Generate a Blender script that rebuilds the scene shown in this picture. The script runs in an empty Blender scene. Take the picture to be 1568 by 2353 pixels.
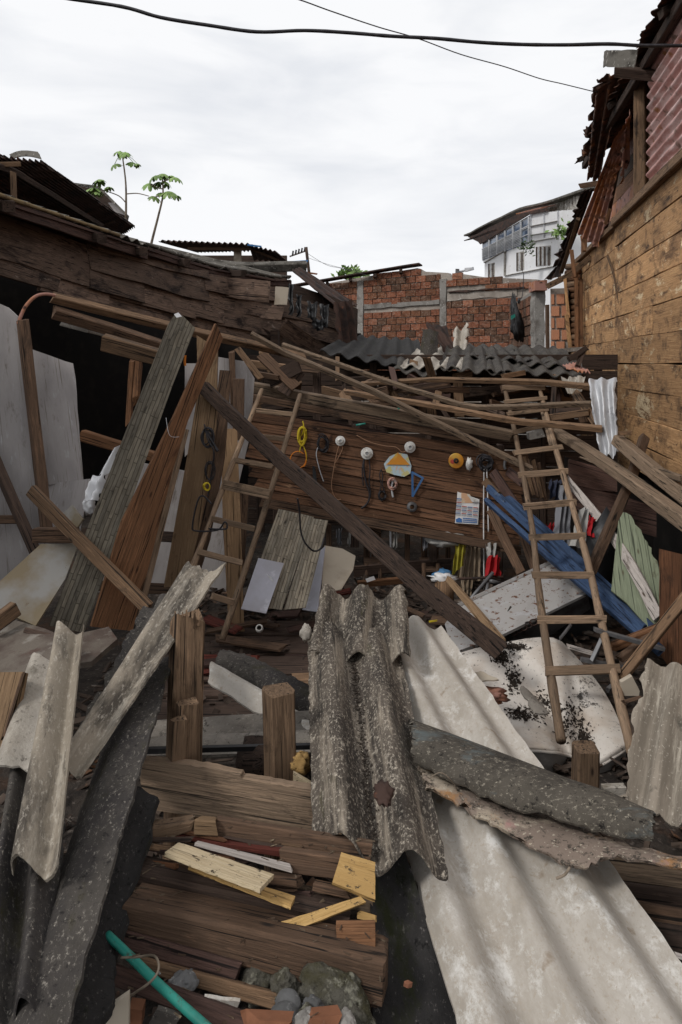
import bpy, bmesh, math, random
from mathutils import Vector, Matrix, noise
rnd = random.Random(7)
R = math.radians
scn = bpy.context.scene
COL = scn.collection
# ------------------------------------------------------------------ camera
F, CX, HY, CZ = 1569.0, 784.0, 836.0, 2.1
cam = bpy.data.cameras.new('camera'); camo = bpy.data.objects.new('camera', cam); COL.objects.link(camo)
cam.sensor_fit = 'VERTICAL'; cam.sensor_height = 36; cam.sensor_width = 24
cam.lens = 24.0; cam.shift_y = -(1176.5 - HY) / 2353; cam.clip_start = .05; cam.clip_end = 2000
camo.location = (0, 0, CZ); camo.rotation_euler = (R(90), 0, 0)
scn.camera = camo
CAM = Vector((0, 0, CZ))
# ------------------------------------------------------------------ sky
SUN_EL, SUN_AZ = R(44), R(-128)          # azimuth from +Y towards +X
wd = bpy.data.worlds.new('World'); scn.world = wd; wd.use_nodes = True
nt = wd.node_tree; N = nt.nodes; Lk = nt.links; N.clear()
out = N.new('ShaderNodeOutputWorld'); bg = N.new('ShaderNodeBackground'); bg.inputs[1].default_value = .1
sky = N.new('ShaderNodeTexSky'); sky.sky_type = 'NISHITA'; sky.sun_disc = False
sky.sun_elevation = SUN_EL; sky.sun_rotation = SUN_AZ
tc = N.new('ShaderNodeTexCoord'); mp = N.new('ShaderNodeMapping'); mp.inputs['Scale'].default_value = (1.5, 1.5, 5)
nz = N.new('ShaderNodeTexNoise'); nz.inputs['Scale'].default_value = 2.4; nz.inputs['Detail'].default_value = 6
nz.inputs['Roughness'].default_value = .52; nz.inputs['Distortion'].default_value = .4
rp = N.new('ShaderNodeValToRGB'); rp.color_ramp.elements[0].position = .34; rp.color_ramp.elements[1].position = .56
rp.color_ramp.elements[0].color = (8.3, 8.5, 8.9, 1); rp.color_ramp.elements[1].color = (9.9, 9.95, 10.1, 1)
mx = N.new('ShaderNodeMix'); mx.data_type = 'RGBA'; mx.inputs[0].default_value = .96
Lk.new(tc.outputs['Generated'], mp.inputs[0]); Lk.new(mp.outputs[0], nz.inputs['Vector']); Lk.new(nz.outputs['Fac'], rp.inputs[0])
Lk.new(sky.outputs[0], mx.inputs[6]); Lk.new(rp.outputs[0], mx.inputs[7]); Lk.new(mx.outputs[2], bg.inputs[0]); Lk.new(bg.outputs[0], out.inputs[0])
sl = bpy.data.lights.new('sun', 'SUN'); sl.energy = 1.5; sl.angle = R(10); sl.color = (1, .97, .93)
so = bpy.data.objects.new('sun', sl); COL.objects.link(so)
sd = Vector((math.sin(SUN_AZ) * math.cos(SUN_EL), math.cos(SUN_AZ) * math.cos(SUN_EL), math.sin(SUN_EL)))
so.rotation_euler = sd.to_track_quat('Z', 'Y').to_euler(); so.location = (0, 0, 20)
vs = scn.view_settings; vs.view_transform = 'Standard'; vs.look = 'None'; vs.exposure = 0; vs.gamma = 1
try: vs.use_curve_mapping = False
except Exception: pass

# ------------------------------------------------------------------ helpers
def P(x, y, d): return Vector(((x - CX) / F * d, d, CZ - (y - HY) / F * d))
def zr(ox, oy, k): return lambda x, y, *d: (ox + x * k, oy + y * k) + d
z1 = zr(0, 312.5, .5276); z2 = zr(716.9, 422.8, .4103); z3 = zr(1200.3, 0, .2733); z4 = zr(1102.9, 588.2, .2966)
z5 = zr(0, 661.7, .3437); z6 = zr(441.2, 808.8, .4807); r1 = zr(965, 1011, .3845); r2 = zr(0, 1286.7, .4531)
r3 = zr(275.7, 1286.7, .4807); r4 = zr(229.8, 1746.3, .4396); r5 = zr(808.8, 1608.4, .4842)
def vec(p): return p.copy() if isinstance(p, Vector) else P(*p)
W = {}
def tag(o, label=None, cat=None, group=None, kind=None):
    if label: o['label'] = label
    if cat: o['category'] = cat
    if group: o['group'] = group
    if kind: o['kind'] = kind
    return o
def put(o, M, parent=None):
    COL.objects.link(o); o.matrix_basis = M
    W[o.name] = M
    if parent is not None:
        o.parent = parent; o.matrix_parent_inverse = W[parent.name].inverted()
    return o
def thing(name, loc, label, cat, group=None, kind=None):
    o = bpy.data.objects.new(name, None); o.empty_display_size = .1
    put(o, Matrix.Translation(vec(loc))); return tag(o, label, cat, group, kind)
def mesh(name, vs_, fs, mt, smooth=False):
    me = bpy.data.meshes.new(name); me.from_pydata([tuple(v) for v in vs_], [], fs); me.update()
    ms = mt if isinstance(mt, (list, tuple)) else [mt]
    for m in ms: me.materials.append(MAT[m])
    if smooth: me.polygons.foreach_set('use_smooth', [True] * len(me.polygons))
    return me
def mk(name, vs_, fs, mt, M=None, parent=None, smooth=False, **kw):
    o = bpy.data.objects.new(name, mesh(name, vs_, fs, mt, smooth))
    put(o, M or Matrix.Identity(4), parent); return tag(o, **kw)
def frame(ex, ez, org):
    ex = ex.normalized(); ez = (ez - ex * ez.dot(ex)).normalized(); ey = ez.cross(ex)
    return Matrix(((ex.x, ey.x, ez.x, org.x), (ex.y, ey.y, ez.y, org.y), (ex.z, ey.z, ez.z, org.z), (0, 0, 0, 1)))
def board(name, pts, w, t, mt, label=None, cat='plank', group=None, parent=None, roll=0, rag=.012, warp=.004, px=True, cham=.1, face=None, seg=None, kind=None):
    V = [vec(p) for p in pts]
    w = w if isinstance(w, tuple) else (w, w)
    if px: w = (w[0] * V[0].y / F, w[1] * V[-1].y / F)
    ax = (V[-1] - V[0]).normalized(); mid = (V[0] + V[-1]) / 2
    n = Vector(face) if face is not None else (CAM - mid)
    n = (n - ax * n.dot(ax)).normalized()
    if roll: n = Matrix.Rotation(R(roll), 3, ax) @ n
    M = frame(ax, n, V[0]); Mi = M.inverted()
    Lc = [Mi @ v for v in V]
    tot = [0]
    for a, b in zip(V, V[1:]): tot.append(tot[-1] + (b - a).length)
    Ln = tot[-1]; sg = seg or max(2, min(14, int(Ln / .18)))
    vs_, fs = [], []; s0 = rnd.random() * 90
    for i in range(sg + 1):
        s = Ln * i / sg; k = 0
        while k < len(tot) - 2 and tot[k + 1] < s: k += 1
        f = (s - tot[k]) / max(1e-6, tot[k + 1] - tot[k]); c = Lc[k].lerp(Lc[k + 1], min(1, max(0, f)))
        ff = i / sg; ww = (w[0] * (1 - ff) + w[1] * ff) * (1 + .05 * noise.noise((s * 3 + s0, 3, s0))) / 2
        tt = t / 2 * (1 + .04 * noise.noise((s * 3 + s0, 9, s0))); ch = min(ww, tt) * cham * 2
        oy = warp * noise.noise((s * 1.3 + s0, 1, 0)) * 2; oz = warp * noise.noise((s * 1.3, s0, 5)) * 2
        for (a, b) in ((-ww + ch, -tt), (ww - ch, -tt), (ww, -tt + ch), (ww, tt - ch), (ww - ch, tt), (-ww + ch, tt), (-ww, tt - ch), (-ww, -tt + ch)):
            ex = 0
            if i in (0, sg): ex = rag * (noise.noise((a * 40 + s0, b * 15, i * 7.)) * 2 + rnd.uniform(-.4, .4))
            vs_.append((c.x + ex, c.y + a + oy, c.z + b + oz))
    for i in range(sg):
        for j in range(8):
            a, b = i * 8 + j, i * 8 + (j + 1) % 8
            fs.append((a, b, b + 8, a + 8))
    fs.append(tuple(range(7, -1, -1))); fs.append(tuple(range(sg * 8, sg * 8 + 8)))
    return mk(name, vs_, fs, mt, M, parent, label=label, cat=cat if label else None, group=group, kind=kind)
def sheet(name, c, mt, label=None, cat='roof sheet', n=2., amp=.024, ph=0., t=.008, nv=26, nu=None, rag=.012, rf=9., f=None, group=None, parent=None, edge=None, flip=False):
    A, B, C, D = [vec(p) for p in c]           # top-left, top-right, bottom-right, bottom-left
    cen = (A + B + C + D) / 4; ex = (C + D - A - B); uy = (B + C - A - D)
    ez = ex.cross(uy)
    if ez.dot(CAM - cen) < 0: ez = -ez
    M = frame(ex, ez, cen); Mi = M.inverted(); nz_ = ez.normalized()
    nu = nu or max(6, int(n * 12)); s0 = rnd.random() * 50
    Lu, Lv = uy.length / 2, ex.length / 2
    rg = rag if isinstance(rag, tuple) else (rag,) * 4      # top, right, bottom, left
    def rn(a, k): return noise.noise((a * rf + s0, k, s0)) + .5 * noise.noise((a * rf * 3.1, k + 5, s0))
    def pos(i, j):
        u, v = i / nu, j / nv
        l, r_ = rg[3] * rn(v * Lv, 1) / Lu, rg[1] * rn(v * Lv, 2) / Lu
        tp, bt = rg[0] * rn(u * Lu * 2, 3) / Lv, rg[2] * rn(u * Lu * 2, 4) / Lv
        if edge:
            e = edge(u, v); l += e[3]; r_ += e[1]; tp += e[0]; bt += e[2]
        u2 = u * (1 - r_ - l) + l; v2 = v * (1 - tp - bt) + tp
        p = (A.lerp(B, u2)).lerp(D.lerp(C, u2), v2)
        h = amp * math.sin(2 * math.pi * n * u2 + ph) + .004 * noise.noise((u2 * 4, v2 * 5, s0))
        if f: h += f(u2, v2)
        return Mi @ (p + nz_ * h)
    top = [[pos(i, j) for i in range(nu + 1)] for j in range(nv + 1)]
    vs_, fs = [], []
    def idx(j, i): return j * (nu + 1) + i
    for row in top: vs_ += row
    k = len(vs_)
    for row in top: vs_ += [p - Vector((0, 0, t)) for p in row]
    for j in range(nv):
        for i in range(nu):
            q = (idx(j, i), idx(j + 1, i), idx(j + 1, i + 1), idx(j, i + 1))
            fs.append(q); fs.append(tuple(k + a for a in reversed(q)))
    ring = [idx(0, i) for i in range(nu)] + [idx(j, nu) for j in range(nv)] + [idx(nv, i) for i in range(nu, 0, -1)] + [idx(j, 0) for j in range(nv, 0, -1)]
    b = len(vs_)
    for a in ring: vs_.append(vs_[a]); vs_.append(vs_[a + k])
    m = len(ring)
    for i in range(m):
        j = (i + 1) % m
        fs.append((b + 2 * i, b + 2 * j, b + 2 * j + 1, b + 2 * i + 1))
    return mk(name, vs_, fs, mt, M, parent, True, label=label, cat=cat if label else None, group=group)
def dplane(pts):
    d3 = [p for p in pts if len(p) > 2]
    if len(d3) < 3:
        d = sum(p[2] for p in d3) / len(d3); return lambda x, y: d
    A = Matrix([(1, p[0], p[1]) for p in d3[:3]]); s = A.inverted() @ Vector([1 / p[2] for p in d3[:3]])
    return lambda x, y: 1 / (s[0] + s[1] * x + s[2] * y)
def panel(name, pts, mt, label=None, cat='panel', t=.01, j=.0, step=30, parent=None, group=None, dep=None, off=0., grain=None, kind=None, jr=None):
    dep = dep or dplane(pts); q = []; jr = jr or [j] * len(pts)
    n = len(pts)
    for i in range(n):
        a, b = pts[i], pts[(i + 1) % n]; ln = math.hypot(b[0] - a[0], b[1] - a[1]); sgs = max(1, int(ln / step)) if jr[i] else 1
        for k in range(sgs):
            f = k / sgs; x, y = a[0] + (b[0] - a[0]) * f, a[1] + (b[1] - a[1]) * f
            if jr[i] and 0 < f: x += rnd.uniform(-jr[i], jr[i]); y += rnd.uniform(-jr[i], jr[i])
            q.append((x, y))
    V = [P(x, y, dep(x, y)) for x, y in q]
    x0, y0 = sum(p[0] for p in q) / len(q), sum(p[1] for p in q) / len(q)
    O = P(x0, y0, dep(x0, y0)); a = P(x0 + 20, y0, dep(x0 + 20, y0)) - O; b = P(x0, y0 + 20, dep(x0, y0 + 20)) - O
    nn = a.cross(b).normalized()
    if nn.dot(CAM - O) < 0: nn = -nn
    if grain: g = P(*grain[1], dep(*grain[1])) - P(*grain[0], dep(*grain[0]))
    else:
        bi = max(range(n), key=lambda i: math.hypot(pts[i][0] - pts[(i + 1) % n][0], pts[i][1] - pts[(i + 1) % n][1]))
        p_, r_ = pts[bi], pts[(bi + 1) % n]; g = P(r_[0], r_[1], dep(r_[0], r_[1])) - P(p_[0], p_[1], dep(p_[0], p_[1]))
    M = frame(g, nn, O + nn * off); Mi = M.inverted()
    Lc = [Mi @ (v + nn * off) for v in V]; m = len(Lc)
    ar = sum(Lc[i].x * Lc[(i + 1) % m].y - Lc[(i + 1) % m].x * Lc[i].y for i in range(m))
    if ar < 0: Lc.reverse()
    vs_ = [(v.x, v.y, 0) for v in Lc] + [(v.x, v.y, -t) for v in Lc]
    fs = [tuple(range(m)), tuple(range(2 * m - 1, m - 1, -1))] + [((i + 1) % m, i, m + i, m + (i + 1) % m) for i in range(m)]
    return mk(name, vs_, fs, mt, M, parent, label=label, cat=cat if label else None, group=group, kind=kind)
def smoothpts(V, k=6):
    o = []
    for i in range(len(V) - 1):
        p0, p1, p2, p3 = V[max(0, i - 1)], V[i], V[i + 1], V[min(len(V) - 1, i + 2)]
        for s in range(k):
            t = s / k
            o.append(.5 * ((2 * p1) + (p2 - p0) * t + (2 * p0 - 5 * p1 + 4 * p2 - p3) * t * t + (3 * p1 - p0 - 3 * p2 + p3) * t ** 3))
    o.append(V[-1]); return o
def tubegeo(pts, r, sides=7, k=6, jit=0.):
    V = smoothpts([vec(p) for p in pts], k) if k > 1 else [vec(p) for p in pts]
    r = r if isinstance(r, tuple) else (r, r); vs_, fs = [], []; m = len(V); s0 = rnd.random() * 30
    up = None
    for i, v in enumerate(V):
        tg = (V[min(m - 1, i + 1)] - V[max(0, i - 1)]).normalized()
        if up is None: up = tg.orthogonal().normalized()
        up = (up - tg * up.dot(tg)).normalized(); sd_ = tg.cross(up)
        rr = (r[0] + (r[1] - r[0]) * i / (m - 1)) * (1 + jit * noise.noise((i * .7, s0, 0)))
        for q in range(sides):
            a = 2 * math.pi * q / sides; vs_.append(v + up * math.cos(a) * rr + sd_ * math.sin(a) * rr)
    for i in range(m - 1):
        for q in range(sides):
            a, b = i * sides + q, i * sides + (q + 1) % sides; fs.append((a, b, b + sides, a + sides))
    fs.append(tuple(range(sides - 1, -1, -1))); fs.append(tuple(range((m - 1) * sides, m * sides)))
    return vs_, fs
def tube(name, pts, r, mt, label=None, cat=None, parent=None, group=None, sides=7, k=6, jit=0.):
    V = [vec(p) for p in pts]; vs_, fs = tubegeo(pts, r, sides, k, jit)
    ax = V[-1] - V[0]
    if ax.length < 1e-3: ax = V[1] - V[0]
    M = frame(ax, ax.orthogonal(), V[0]); Mi = M.inverted()
    return mk(name, [Mi @ v for v in vs_], fs, mt, M, parent, True, label=label, cat=cat, group=group)
def tubes(name, lst, mt, label, cat, group=None, parent=None, sides=6):
    vs_, fs = [], []; O = vec(lst[0][0][0])
    for pts, r in lst:
        a, b = tubegeo(pts, r, sides); k = len(vs_); vs_ += [v - O for v in a]; fs += [tuple(i + k for i in q) for q in b]
    return mk(name, vs_, fs, mt, Matrix.Translation(O), parent, True, label=label, cat=cat, group=group)
def blob(name, c, size, mt, label=None, cat=None, sub=3, nz_=.25, nf=2., rot=(0, 0, 0), parent=None, group=None, facet=False, fold=0., rough=0., taper=0.):
    bm = bmesh.new(); bmesh.ops.create_icosphere(bm, subdivisions=sub, radius=1); s0 = rnd.random() * 99
    for v in bm.verts:
        p = v.co.copy(); h = 1 + nz_ * noise.noise(p * nf + Vector((s0, 0, 0))) + nz_ * .5 * noise.noise(p * nf * 2.3 + Vector((0, s0, 0)))
        if rough: h += rough * (noise.noise(p * 7 + Vector((s0, 0, 0))) + .7 * noise.noise(p * 15)); h = h * .5 + .5 * (round(h * 5) / 5)
        if facet: h = round(h * 7) / 7 * .6 + h * .4
        if fold: h += fold * (noise.noise((math.atan2(p.y, p.x) * 4 + s0, p.z * .7, s0)))
        tq = 1 - taper * (p.z + .4) if taper else 1
        v.co = Vector((p.x * size[0] * tq, p.y * size[1] * tq, p.z * size[2])) * h
    vs_ = [v.co.copy() for v in bm.verts]; fs = [tuple(v.index for v in f.verts) for f in bm.faces]; bm.free()
    from mathutils import Euler
    M = Matrix.Translation(vec(c)) @ Euler(rot).to_matrix().to_4x4()
    return mk(name, vs_, fs, mt, M, parent, not facet, label=label, cat=cat, group=group)
def boxgeo(a, b):
    (x0, y0, z0), (x1, y1, z1_) = a, b
    return [(x0, y0, z0), (x1, y0, z0), (x1, y1, z0), (x0, y1, z0), (x0, y0, z1_), (x1, y0, z1_), (x1, y1, z1_), (x0, y1, z1_)], \
        [(3, 2, 1, 0), (4, 5, 6, 7), (0, 1, 5, 4), (1, 2, 6, 5), (2, 3, 7, 6), (3, 0, 4, 7)]
def disc(name, c, rpx, mt, t=.015, label=None, cat=None, parent=None, inner=0., face=None, sides=24, dome=0., group=None):
    c0 = vec(c); r = rpx * c0.y / F; M = frame(Vector((1, 0, 0)), Vector(face) if face else Vector((0, -1, .1)), c0); vs_, fs = [], []
    prof = [(inner * r, 0), (r, 0), (r, t * .5), (r * .92, t * .8), (r * .6, t + dome), (max(inner, .02) * r, t + dome * 1.3)]
    if inner == 0: prof[0] = (.02 * r, 0)
    m = len(prof)
    for i in range(sides):
        a = 2 * math.pi * i / sides
        for (q, h) in prof: vs_.append((q * math.cos(a), q * math.sin(a), h))
    for i in range(sides):
        j = (i + 1) % sides
        for k in range(m):
            l = (k + 1) % m; fs.append((i * m + k, j * m + k, j * m + l, i * m + l))
    return mk(name, vs_, fs, mt, M, parent, label=label, cat=cat, group=group)

# ------------------------------------------------------------------ materials
MAT = {}
def mat(name, base, layers=(), rough=.88, bump=None, var=.12, spec=.25, metal=0., coord='Object', trans=0., rb=None):
    m = bpy.data.materials.new(name); m.use_nodes = True; MAT[name] = m
    t = m.node_tree; n = t.nodes; l = t.links; b = n['Principled BSDF']
    b.inputs['Roughness'].default_value = rough; b.inputs['Metallic'].default_value = metal
    b.inputs['Specular IOR Level'].default_value = spec
    if trans: b.inputs['Transmission Weight'].default_value = trans
    tcn = n.new('ShaderNodeTexCoord'); oi = n.new('ShaderNodeObjectInfo'); ad = n.new('ShaderNodeVectorMath'); ad.operation = 'ADD'
    sc = n.new('ShaderNodeMath'); sc.operation = 'MULTIPLY'; sc.inputs[1].default_value = 37.
    l.new(oi.outputs['Random'], sc.inputs[0]); l.new(tcn.outputs[coord], ad.inputs[0]); l.new(sc.outputs[0], ad.inputs[1])
    def nse(scale, stretch=(1, 1, 1), detail=5, ro=.6, dist=0., kind='n'):
        mpn = n.new('ShaderNodeMapping'); mpn.inputs['Scale'].default_value = stretch; l.new(ad.outputs[0], mpn.inputs[0])
        if kind == 'v':
            x = n.new('ShaderNodeTexVoronoi'); x.inputs['Scale'].default_value = scale; l.new(mpn.outputs[0], x.inputs['Vector']); return x.outputs['Distance']
        x = n.new('ShaderNodeTexNoise'); x.inputs['Scale'].default_value = scale; x.inputs['Detail'].default_value = detail
        x.inputs['Roughness'].default_value = ro; x.inputs['Distortion'].default_value = dist
        l.new(mpn.outputs[0], x.inputs['Vector']); return x.outputs['Fac']
    rgb = n.new('ShaderNodeRGB'); rgb.outputs[0].default_value = (*base, 1); cur = rgb.outputs[0]
    for L in layers:
        o = nse(L[1], L[4] if len(L) > 4 else (1, 1, 1), L[5] if len(L) > 5 else 5, L[6] if len(L) > 6 else .6, L[7] if len(L) > 7 else 0., L[8] if len(L) > 8 else 'n')
        mr = n.new('ShaderNodeMapRange'); mr.inputs[1].default_value = L[2]; mr.inputs[2].default_value = L[3]; l.new(o, mr.inputs[0])
        x = n.new('ShaderNodeMix'); x.data_type = 'RGBA'; l.new(mr.outputs[0], x.inputs[0]); l.new(cur, x.inputs[6]); x.inputs[7].default_value = (*L[0], 1); cur = x.outputs[2]
    if var:
        hs = n.new('ShaderNodeHueSaturation'); mr = n.new('ShaderNodeMapRange'); mr.inputs[3].default_value = 1 - var * 1.6; mr.inputs[4].default_value = 1 + var
        l.new(oi.outputs['Random'], mr.inputs[0]); l.new(mr.outputs[0], hs.inputs['Value']); l.new(cur, hs.inputs['Color']); cur = hs.outputs[0]
    l.new(cur, b.inputs['Base Color'])
    if bump:
        bp = n.new('ShaderNodeBump'); bp.inputs['Strength'].default_value = bump[1]; bp.inputs['Distance'].default_value = bump[2]
        l.new(nse(bump[0], bump[3] if len(bump) > 3 else (1, 1, 1), 6, .65), bp.inputs['Height']); l.new(bp.outputs[0], b.inputs['Normal'])
    return m
def wood(name, lo, hi, stain=(.02, .015, .012), st=(.58, .72), pale=None, fine=1., rough=.88, var=.22, knots=True, crack=.59, patch=None, pth=(5., .615, .67)):
    if not name.startswith(('pine', 'wood_blue', 'wood_green', 'wood_tan', 'wood_whitegrey')):
        hi = (hi[0] * 1.14, hi[1] * 1.02, hi[2] * .94); lo = tuple(a * .82 for a in lo)
    md = tuple((a + b) / 2 for a, b in zip(lo, hi))
    Ls = [(hi, 6 * fine, .42, .62, (.6, 14, 14), 7, .65, .2), (lo, 17 * fine, .5, .68, (.5, 9, 9), 6, .7, .2), (md, 2.2, .45, .62, (1, 2, 2))]
    Ls.append((tuple(min(1, a * 1.25) for a in hi), 9 * fine, .6, .7, (.7, 7, 7), 6, .7, .4))
    Ls.append((tuple(a * .4 for a in lo), 7 * fine, crack, crack + .04, (.22, 11, 11), 3, .6, .3))
    Ls.append((stain, 3., st[0], st[1], (1, 2.2, 2.2), 7, .7, .5))
    if knots: Ls.append((stain, 4.3, .11, .04, (.9, 2.6, 2.6), 2, .5, 0, 'v'))
    if patch: Ls.append((patch[0], patch[1], patch[2], patch[3], (1, 1.6, 1.6), 8, .7, .3))
    if pale: Ls.append((pale, pth[0], pth[1], pth[2], (1, 2, 2), 9, .8, .4))
    if 'pine' in name: Ls.append(((.06, .045, .03), 34, .58, .62, (.8, 1.2, 1.2), 6, .8))
    return mat(name, md, Ls, rough, (11 * fine, .85, .008, (.5, 10, 10)), var)
wood('wood_grey', (.09, .068, .05), (.28, .22, .16))
wood('wood_greybrown', (.062, .04, .026), (.22, .15, .094))
wood('wood_brown', (.042, .029, .021), (.15, .1, .068))
wood('wood_redbrown', (.05, .024, .014), (.17, .085, .045))
wood('wood_dark', (.02, .0145, .012), (.088, .064, .052), stain=(.012, .01, .009))
wood('wood_purple', (.028, .017, .015), (.088, .056, .048), stain=(.012, .01, .009))
wood('wood_wall_dark', (.04, .027, .021), (.2, .15, .12), stain=(.022, .014, .012), st=(.5, .66), pale=(.34, .28, .24))
wood('wood_tan', (.33, .17, .075), (.6, .36, .175), stain=(.085, .05, .03), st=(.5, .66), pale=(.7, .54, .34), fine=.6, var=.2, crack=.68, patch=((.1, .055, .032), 1.1, .5, .68), pth=(2.0, .58, .61))
wood('wood_orange', (.085, .041, .02), (.205, .112, .06), stain=(.045, .02, .011))
wood('wood_tanplank', (.15, .09, .048), (.32, .21, .12), stain=(.06, .032, .018))
wood('wood_red', (.05, .013, .01), (.14, .04, .03))
wood('wood_tool', (.05, .028, .017), (.165, .092, .055), stain=(.025, .014, .011), st=(.56, .68), pale=(.27, .17, .1))
wood('pine', (.33, .19, .06), (.52, .34, .14), stain=(.05, .035, .02), st=(.6, .64), knots=False, var=.08)
wood('pine_pale', (.38, .29, .17), (.56, .46, .31), stain=(.06, .04, .025), st=(.6, .64), knots=False, var=.05)
wood('wood_blue', (.018, .034, .075), (.05, .09, .175), stain=(.015, .02, .04), st=(.56, .72), pale=(.13, .16, .21), var=.08, rough=.7)
wood('wood_green', (.15, .175, .115), (.25, .28, .19), stain=(.1, .09, .055), st=(.56, .68), var=.03, rough=.7)
wood('wood_whitegrey', (.24, .21, .19), (.5, .45, .41), stain=(.07, .05, .035), st=(.6, .7), var=.05)
wood('wood_ladder', (.1, .075, .053), (.27, .205, .145), crack=.64)
wood('rotten_post', (.058, .038, .025), (.215, .155, .103), stain=(.03, .017, .01), st=(.55, .68))
mat('white_panel', (.36, .335, .325), [((.27, .25, .245), 2., .45, .7, (1, 3, 3)), ((.44, .43, .43), 7, .6, .7, (1, 4, 4)), ((.17, .14, .12), 6, .58, .7, (.6, 2, 2), 8, .75), ((.2, .17, .15), 14, .62, .66, (.15, 8, 8), 4, .6), ((.2, .16, .13), 40, .72, .76)], .75, (30, .12, .004), .06)
mat('cream_panel', (.33, .315, .29), [((.24, .19, .12), 2.3, .48, .64), ((.38, .37, .36), 3.5, .55, .68), ((.2, .15, .1), 22, .7, .74)], .7, (25, .15, .004), .04)
mat('lilac_panel', (.46, .46, .52), [((.38, .37, .4), 3, .45, .65), ((.55, .55, .6), 7, .58, .66), ((.3, .29, .3), 30, .7, .75)], .55, None, .03)
mat('slab_brown', (.125, .105, .086), [((.075, .055, .045), 4, .46, .62), ((.2, .18, .155), 9, .58, .68), ((.08, .05, .04), 6, .62, .7)], .95, (30, .6, .01), .05)
mat('shade_black', (.012, .01, .009), [((.02, .016, .013), 6, .5, .7)], .95, None, 0)  # near-black colour standing in for the shade of deep recesses
mat('beige_panel', (.42, .365, .29), [((.30, .25, .19), 4, .5, .7), ((.2, .16, .12), 30, .68, .74)], .85, (20, .2, .004), .03)
def cement(name, base, l1, spots, amt=.5, moss=None, fine=90, var=.05):
    Ls = [(l1, 2.6, .42, .62, (1, 1.5, 1.5), 6, .65), (tuple(a * .72 for a in base), 9, .5, .7, (1, 1.6, 1.6)), (spots, fine, amt + .0, amt + .12, (.6, 1, 1), 7, .8), (tuple(a * .6 for a in spots), fine * .3, .62, .74, (.4, 1, 1), 8, .85), (tuple(a * .45 for a in l1), fine * .4, .56, .66, (1, 1, 1), 6, .75)]
    if moss: Ls.append((moss, 3.2, .57, .68, (1, 2, 2), 7, .7))
    return mat(name, base, Ls, .95, (fine, .6, .006), var)
cement('cement_dark', (.07, .062, .054), (.035, .031, .03), (.34, .31, .265), .56, (.04, .036, .016))
cement('cement_black', (.03, .028, .027), (.014, .013, .013), (.17, .155, .145), .58, (.018, .02, .008), 90)
cement('cement_mid', (.25, .225, .195), (.12, .105, .09), (.44, .4, .345), .58, (.07, .058, .03))
mat('cement_lichen', (.11, .091, .073), [((.045, .037, .031), 2.2, .42, .6, (1, 2, 2), 6, .65), ((.31, .262, .205), 3.2, .5, .64, (.3, 4, 4), 7, .7), ((.42, .37, .3), 85, .53, .64, (.7, 1, 1), 6, .75), ((.34, .3, .245), 26, .57, .65, (.6, 1, 1), 7, .8), ((.03, .026, .022), 4.5, .55, .64, (.28, 4, 4), 8, .75), ((.05, .046, .018), 3.1, .6, .7, (.5, 2, 2), 7, .7)], .95, (80, .7, .008), .05)
cement('cement_pale', (.46, .42, .365), (.3, .265, .22), (.55, .51, .45), .57, (.15, .13, .1))
mat('cement_streak', (.27, .232, .183), [((.085, .073, .06), 1.6, .46, .56, (.8, 2, 2), 7, .7, .3), ((.4, .36, .3), 4, .55, .68, (.3, 3, 3), 8, .75), ((.045, .039, .033), 5, .55, .66, (.5, 2, 2), 8, .78), ((.42, .38, .32), 75, .54, .66, (.5, 1, 1), 6, .75), ((.06, .05, .025), 3, .63, .72, (.5, 1.5, 1.5), 7, .7)], .95, (70, .6, .006), 0)
mat('cement_brown', (.27, .23, .185), [((.17, .145, .115), 2.4, .45, .6, (.5, 6, 6), 6, .7), ((.38, .34, .28), 4, .55, .68, (.6, 5, 5), 7, .7), ((.09, .08, .065), 8, .6, .7), ((.42, .38, .32), 80, .6, .68)], .95, (80, .5, .005), 0)
mat('cement_white', (.43, .395, .35), [((.32, .285, .24), 3.4, .44, .62, (.8, 1.5, 1.5), 9, .75, .2), ((.58, .56, .525), 5.5, .52, .63, (1, 1.3, 1.3), 9, .8), ((.36, .315, .26), 70, .55, .66, (1, 1, 1), 5, .7), ((.28, .23, .18), 13, .63, .72)], .93, (120, .3, .003), .0)
mat('cement_pink', (.2, .155, .125), [((.36, .3, .23), 3.5, .5, .6, (1, 1, 1), 7, .7), ((.3, .16, .07), 3.2, .52, .6, (1, 1, 1), 7, .7), ((.35, .2, .18), 4, .6, .66), ((.05, .042, .034), 30, .52, .6, (1, 1, 1), 7, .8), ((.42, .37, .29), 70, .6, .66)], .95, (60, .6, .006), 0)
cement('cement_blue', (.085, .074, .06), (.022, .019, .017), (.38, .34, .27), .55, (.1, .115, .115), 85)
mat('concrete', (.25, .235, .215), [((.14, .125, .11), 4, .48, .66), ((.12, .11, .1), 12, .6, .7), ((.5, .48, .45), 25, .6, .7)], .95, (40, .5, .01), .08)
mat('mortar', (.33, .29, .25), [((.2, .17, .145), 2.5, .45, .62), ((.48, .45, .41), 9, .58, .68)], .95, (30, .5, .02), 0)
for i, c in enumerate([(.26, .1, .055), (.235, .088, .048), (.2, .085, .045), (.28, .12, .07), (.13, .068, .042)]):
    mat('brick_%d' % i, c, [(tuple(a * .6 for a in c), 5, .45, .62), ((.34, .28, .23), 7, .56, .68), (tuple(a * .35 for a in c), 2, .52, .66)], .92, (40, .3, .01), .18)
mat('brick_light', (.5, .23, .13), [((.42, .18, .1), 8, .5, .65), ((.5, .4, .33), 14, .62, .72)], .92, (40, .3, .01), .1)
mat('rust_dark', (.06, .034, .026), [((.025, .018, .016), 6, .48, .6), ((.16, .06, .03), 9, .62, .72)], .8, (30, .3, .004), .1)
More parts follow.
